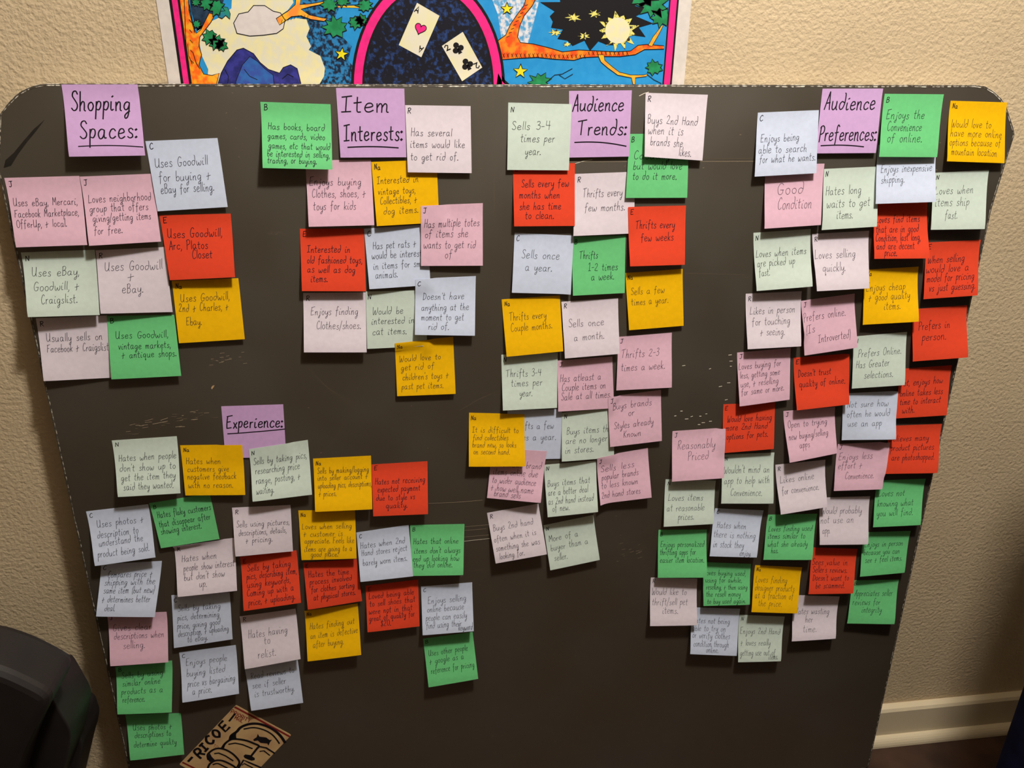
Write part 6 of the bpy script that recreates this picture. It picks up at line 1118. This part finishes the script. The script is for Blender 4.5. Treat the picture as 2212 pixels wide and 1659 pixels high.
N|N|8|-610.4 -186.1 -528.7 -184.4 -532.7 -260.7 -611.7 -260.1|15.3 11.1|mint sticky note at the left board edge, below the leftmost pink note|sticky notes under Shopping Spaces|10 76 38 Uses eBay,;11 75 60 Goodwill, +;20 71 80 Craigslist.
E|E|8|-450.7 -145.2 -370.1 -144.4 -371.7 -218.7 -447.7 -221.1|7.5 9.8|red sticky note in the cluster below "Shopping Spaces:"|sticky notes under Shopping Spaces|6 86 35 Uses Goodwill,;6 64 53 Arc, Platos;38 69 68 Closet
J|J|6.5|-610.9 -101.9 -531.1 -100.2 -532.1 -176.9 -609.6 -178.4|11.0 11.5|leftmost pink sticky note, at the left edge of the dark board|sticky notes under Shopping Spaces|5 93 41 Uses eBay, Mercari,;4 93 57 Facebook Marketplace,;5 75 72 OfferUp, + local.
J|J|7|-530.7 -101 -452.7 -98.2 -450.9 -174.8 -529.5 -177.5|14.0 7.7|pink sticky note reading "Loves neighborhood group that offers giving/getting items for free."|sticky notes under Shopping Spaces|6 95 38 Loves neighborhood;6 89 52 group that offers;9 91 66 giving/getting items;9 49 84 for free.
C|C|8|-453.7 -62.4 -374.7 -59 -371.4 -136 -450.8 -140.2|4.0 5.0|pale blue sticky note just below right of the purple note reading "Shopping Spaces:"|sticky notes under Shopping Spaces|7 82 37 Uses Goodwill;9 83 58 for buying +;9 85 75 eBay for selling.
H||13|-532.2 -3.2 -453 -2.5 -452.8 -77.3 -533.4 -78.3|13.0 12.0|purple heading sticky note with marker writing "Shopping Spaces:" underlined|purple heading notes|8 88 36 Shopping;16 94 75 Spaces:;_ 14 98 86 88""".splitlines():
    col, ini, xh, cor, lf, label, grp, txt = line.split('|')
    sh = Sheet(list(map(float, cor.split())), list(map(float, lf.split())), rng); sh.drape(sheets); sheets.append(sh)
    org = Vector(sh.at(.5, 0)); org.z = 0
    V = []; Fc = []; n1 = NG+1
    for dz in (0, -.14):
        for j in range(n1):
            for i in range(n1): V.append(tuple(Vector(sh.at(i/NG, j/NG, dz)) - org))
    k = n1*n1; R0 = 2*k; V += V[:]           # rim on its own vertices so the paper edge stays crisp
    cut = label.startswith('mint') and 'researching price' in label    # one lower corner is clipped off
    for j in range(NG):
        for i in range(NG):
            a = j*n1+i
            if cut and j == NG-1 and i == NG-1:
                Fc += [(a, a+n1, a+1), (k+a, k+a+1, k+a+n1)]; continue
            Fc += [(a, a+n1, a+1), (a+1, a+n1, a+n1+1), (k+a, k+a+1, k+a+n1), (k+a+1, k+a+n1+1, k+a+n1)]
    for i in range(NG):
        e = [(i, i+1), (i*n1+NG, (i+1)*n1+NG), (NG*n1+i+1, NG*n1+i), ((i+1)*n1, i*n1)]
        for q, (a, b) in enumerate(e):
            if cut and ((q == 1 and i == NG-1) or (q == 2 and i == NG-1)): continue
            Fc.append((R0+a, R0+b, R0+k+b, R0+k+a))
    used = sorted({q for f in Fc for q in f}); re_ = {q: i for i, q in enumerate(used)}
    V = [V[q] for q in used]; Fc = [tuple(re_[q] for q in f) for f in Fc]
    note = obj('sticky_note', V, Fc, M[col], None, None, True)
    note.matrix_world = BM @ Matrix.Translation(org)
    tag(note, label, 'sticky note', grp)
    V = []; Fc = []; UV_ = []; UF = []
    for l in txt.split(';'):
        p = l.split(' ')
        if p[0] == '_':
            a, b, y0, y1 = [float(v)/100 for v in p[1:5]]
            pts = [(a + (b-a)*q/14, y0 + (y1-y0)*(q/14)**2 - .012*math.sin(q/14*math.pi)) for q in range(15)]
            ribbon([tuple(Vector(sh.at(u, t, .09)) - org) for u, t in pts], .0015, UV_, UF, UP)
            continue
        write(sh, ' '.join(p[3:]), float(p[0]), float(p[1]), float(p[2]), float(xh), .00145 if col == 'H' else PENS.get(col, .55)/1000, V, Fc, rng, org)
    obj('marker_heading' if col == 'H' else 'handwriting', V, Fc, M['marker' if col == 'H' else 'pen'], note)
    if UF: obj('underline', UV_, UF, M['marker'], note)
    if ini:
        V = []; Fc = []; y = 12.5 + rng.uniform(-1, 1.5); x = 3.5 + rng.uniform(-.5, 1)
        write(sh, ini, x, x + (6.5 if len(ini) == 1 else 10), y, 4.9, .00078, V, Fc, rng, org)
        obj('corner_initial', V, Fc, M['marker'], note)
# ------------------------------------------------------------------ dark case at lower left
M['case'] = mat('dark_ribbed_plastic', S(40, 35, 33), S(35, 30, 29), 20, .5, .3, .2, 700, bdist=.0005)
CASE = {'front': [[-704, -240, 543], [-664, -240, 533], [-638, -240, 519], [-617, -240, 502], [-598, -240, 482], [-597, -240, 468], [-608, -240, 448], [-628, -240, 416], [-650, -240, 375], [-676, -240, 316]], 'middle': [[-711, -170, 473], [-683, -170, 457], [-655, -170, 436], [-639, -170, 419], [-634, -170, 416], [-630, -170, 402], [-626, -170, 383], [-622, -170, 363], [-623, -170, 346], [-632, -170, 317], [-641, -170, 294], [-671, -170, 229]], 'back': [[-701, -100, 359], [-671, -100, 331], [-661, -100, 297], [-655, -100, 291], [-651, -100, 283], [-650, -100, 270], [-650, -100, 258], [-655, -100, 240], [-664, -100, 217], [-690, -100, 145]]}
case = bpy.data.objects.new('storage_case', None); C.objects.link(case)
case.location = (-.80, -.17, 0)
tag(case, 'dark ribbed rounded case at the bottom left corner, left of the board', 'case')
for nm, dy in (('front', .075), ('middle', .075), ('back', .07)):
    P = [Vector((x/1000, y/1000, z/1000)) for x, y, z in CASE[nm]]
    y = P[0].y; top = [(p.x, p.z) for p in P]
    top = [(p[0], p[1]) for p in smooth_pts(top, 4)]
    x0 = -1.05
    pts = [(x0, top[0][1]-.01)] + top + [(top[-1][0]-.03, .012), (x0, .012)]
    bm = bmesh.new(); f = [bm.verts.new((a+.80, y+.17, b)) for a, b in pts]; r = [bm.verts.new((a+.80, y+.17+dy, b)) for a, b in pts]
    bm.faces.new(f); bm.faces.new(list(reversed(r)))
    for i in range(len(f)): bm.faces.new((f[i], r[i], r[(i+1) % len(f)], f[(i+1) % len(f)]))
    bmesh.ops.recalc_face_normals(bm, faces=bm.faces)
    o = bmobj(nm+'_shell', bm, M['case'], case)
    bv = o.modifiers.new('bevel', 'BEVEL'); bv.width = .012; bv.segments = 3; bv.limit_method = 'ANGLE'; bv.angle_limit = 1.0
bm = bmesh.new()
for x in (-.2, -.02):
    for y in (-.04, .12): box(bm, x-.02, x+.02, y-.015, y+.015, 0, .014)
bmobj('feet', bm, M['case'], case)
# ------------------------------------------------------------------ navy chair at the right edge, added to shade the wall corner
M['navy'] = mat('navy_fabric', S(24, 26, 58), S(16, 17, 40), 30, .95, .1, .3, 800)
chair = bpy.data.objects.new('shade_armchair', None); C.objects.link(chair); chair.location = (.935, -.655, 0)
tag(chair, 'dark navy upholstered chair added as shadow caster at the bottom right corner, only its edge in view', 'chair')
def cushion(name, b, bev, parent, m):
    bm = bmesh.new(); box(bm, *b); o = bmobj(name, bm, m, parent, True)
    bv = o.modifiers.new('bevel', 'BEVEL'); bv.width = bev; bv.segments = 5
    return o
cushion('backrest', (-.345, .345, .20, .355, .14, 1.2), .035, chair, M['navy'])  # tall unseen back, sized and placed to cast soft shade on the wall
cushion('seat', (-.245, .245, -.36, .205, .16, .46), .05, chair, M['navy'])
for sx in (-1, 1):
    cushion('armrest', (sx*.295-.05, sx*.295+.05, -.36, .205, .14, .64), .04, chair, M['navy'])
    for yy in (-.30, .29):
        bm = bmesh.new(); bmesh.ops.create_cone(bm, cap_ends=True, segments=16, radius1=.016, radius2=.026, depth=.17)
        for v in bm.verts: v.co += Vector((sx*.26, yy, .085))
        bmobj('leg', bm, M['floor'], chair)
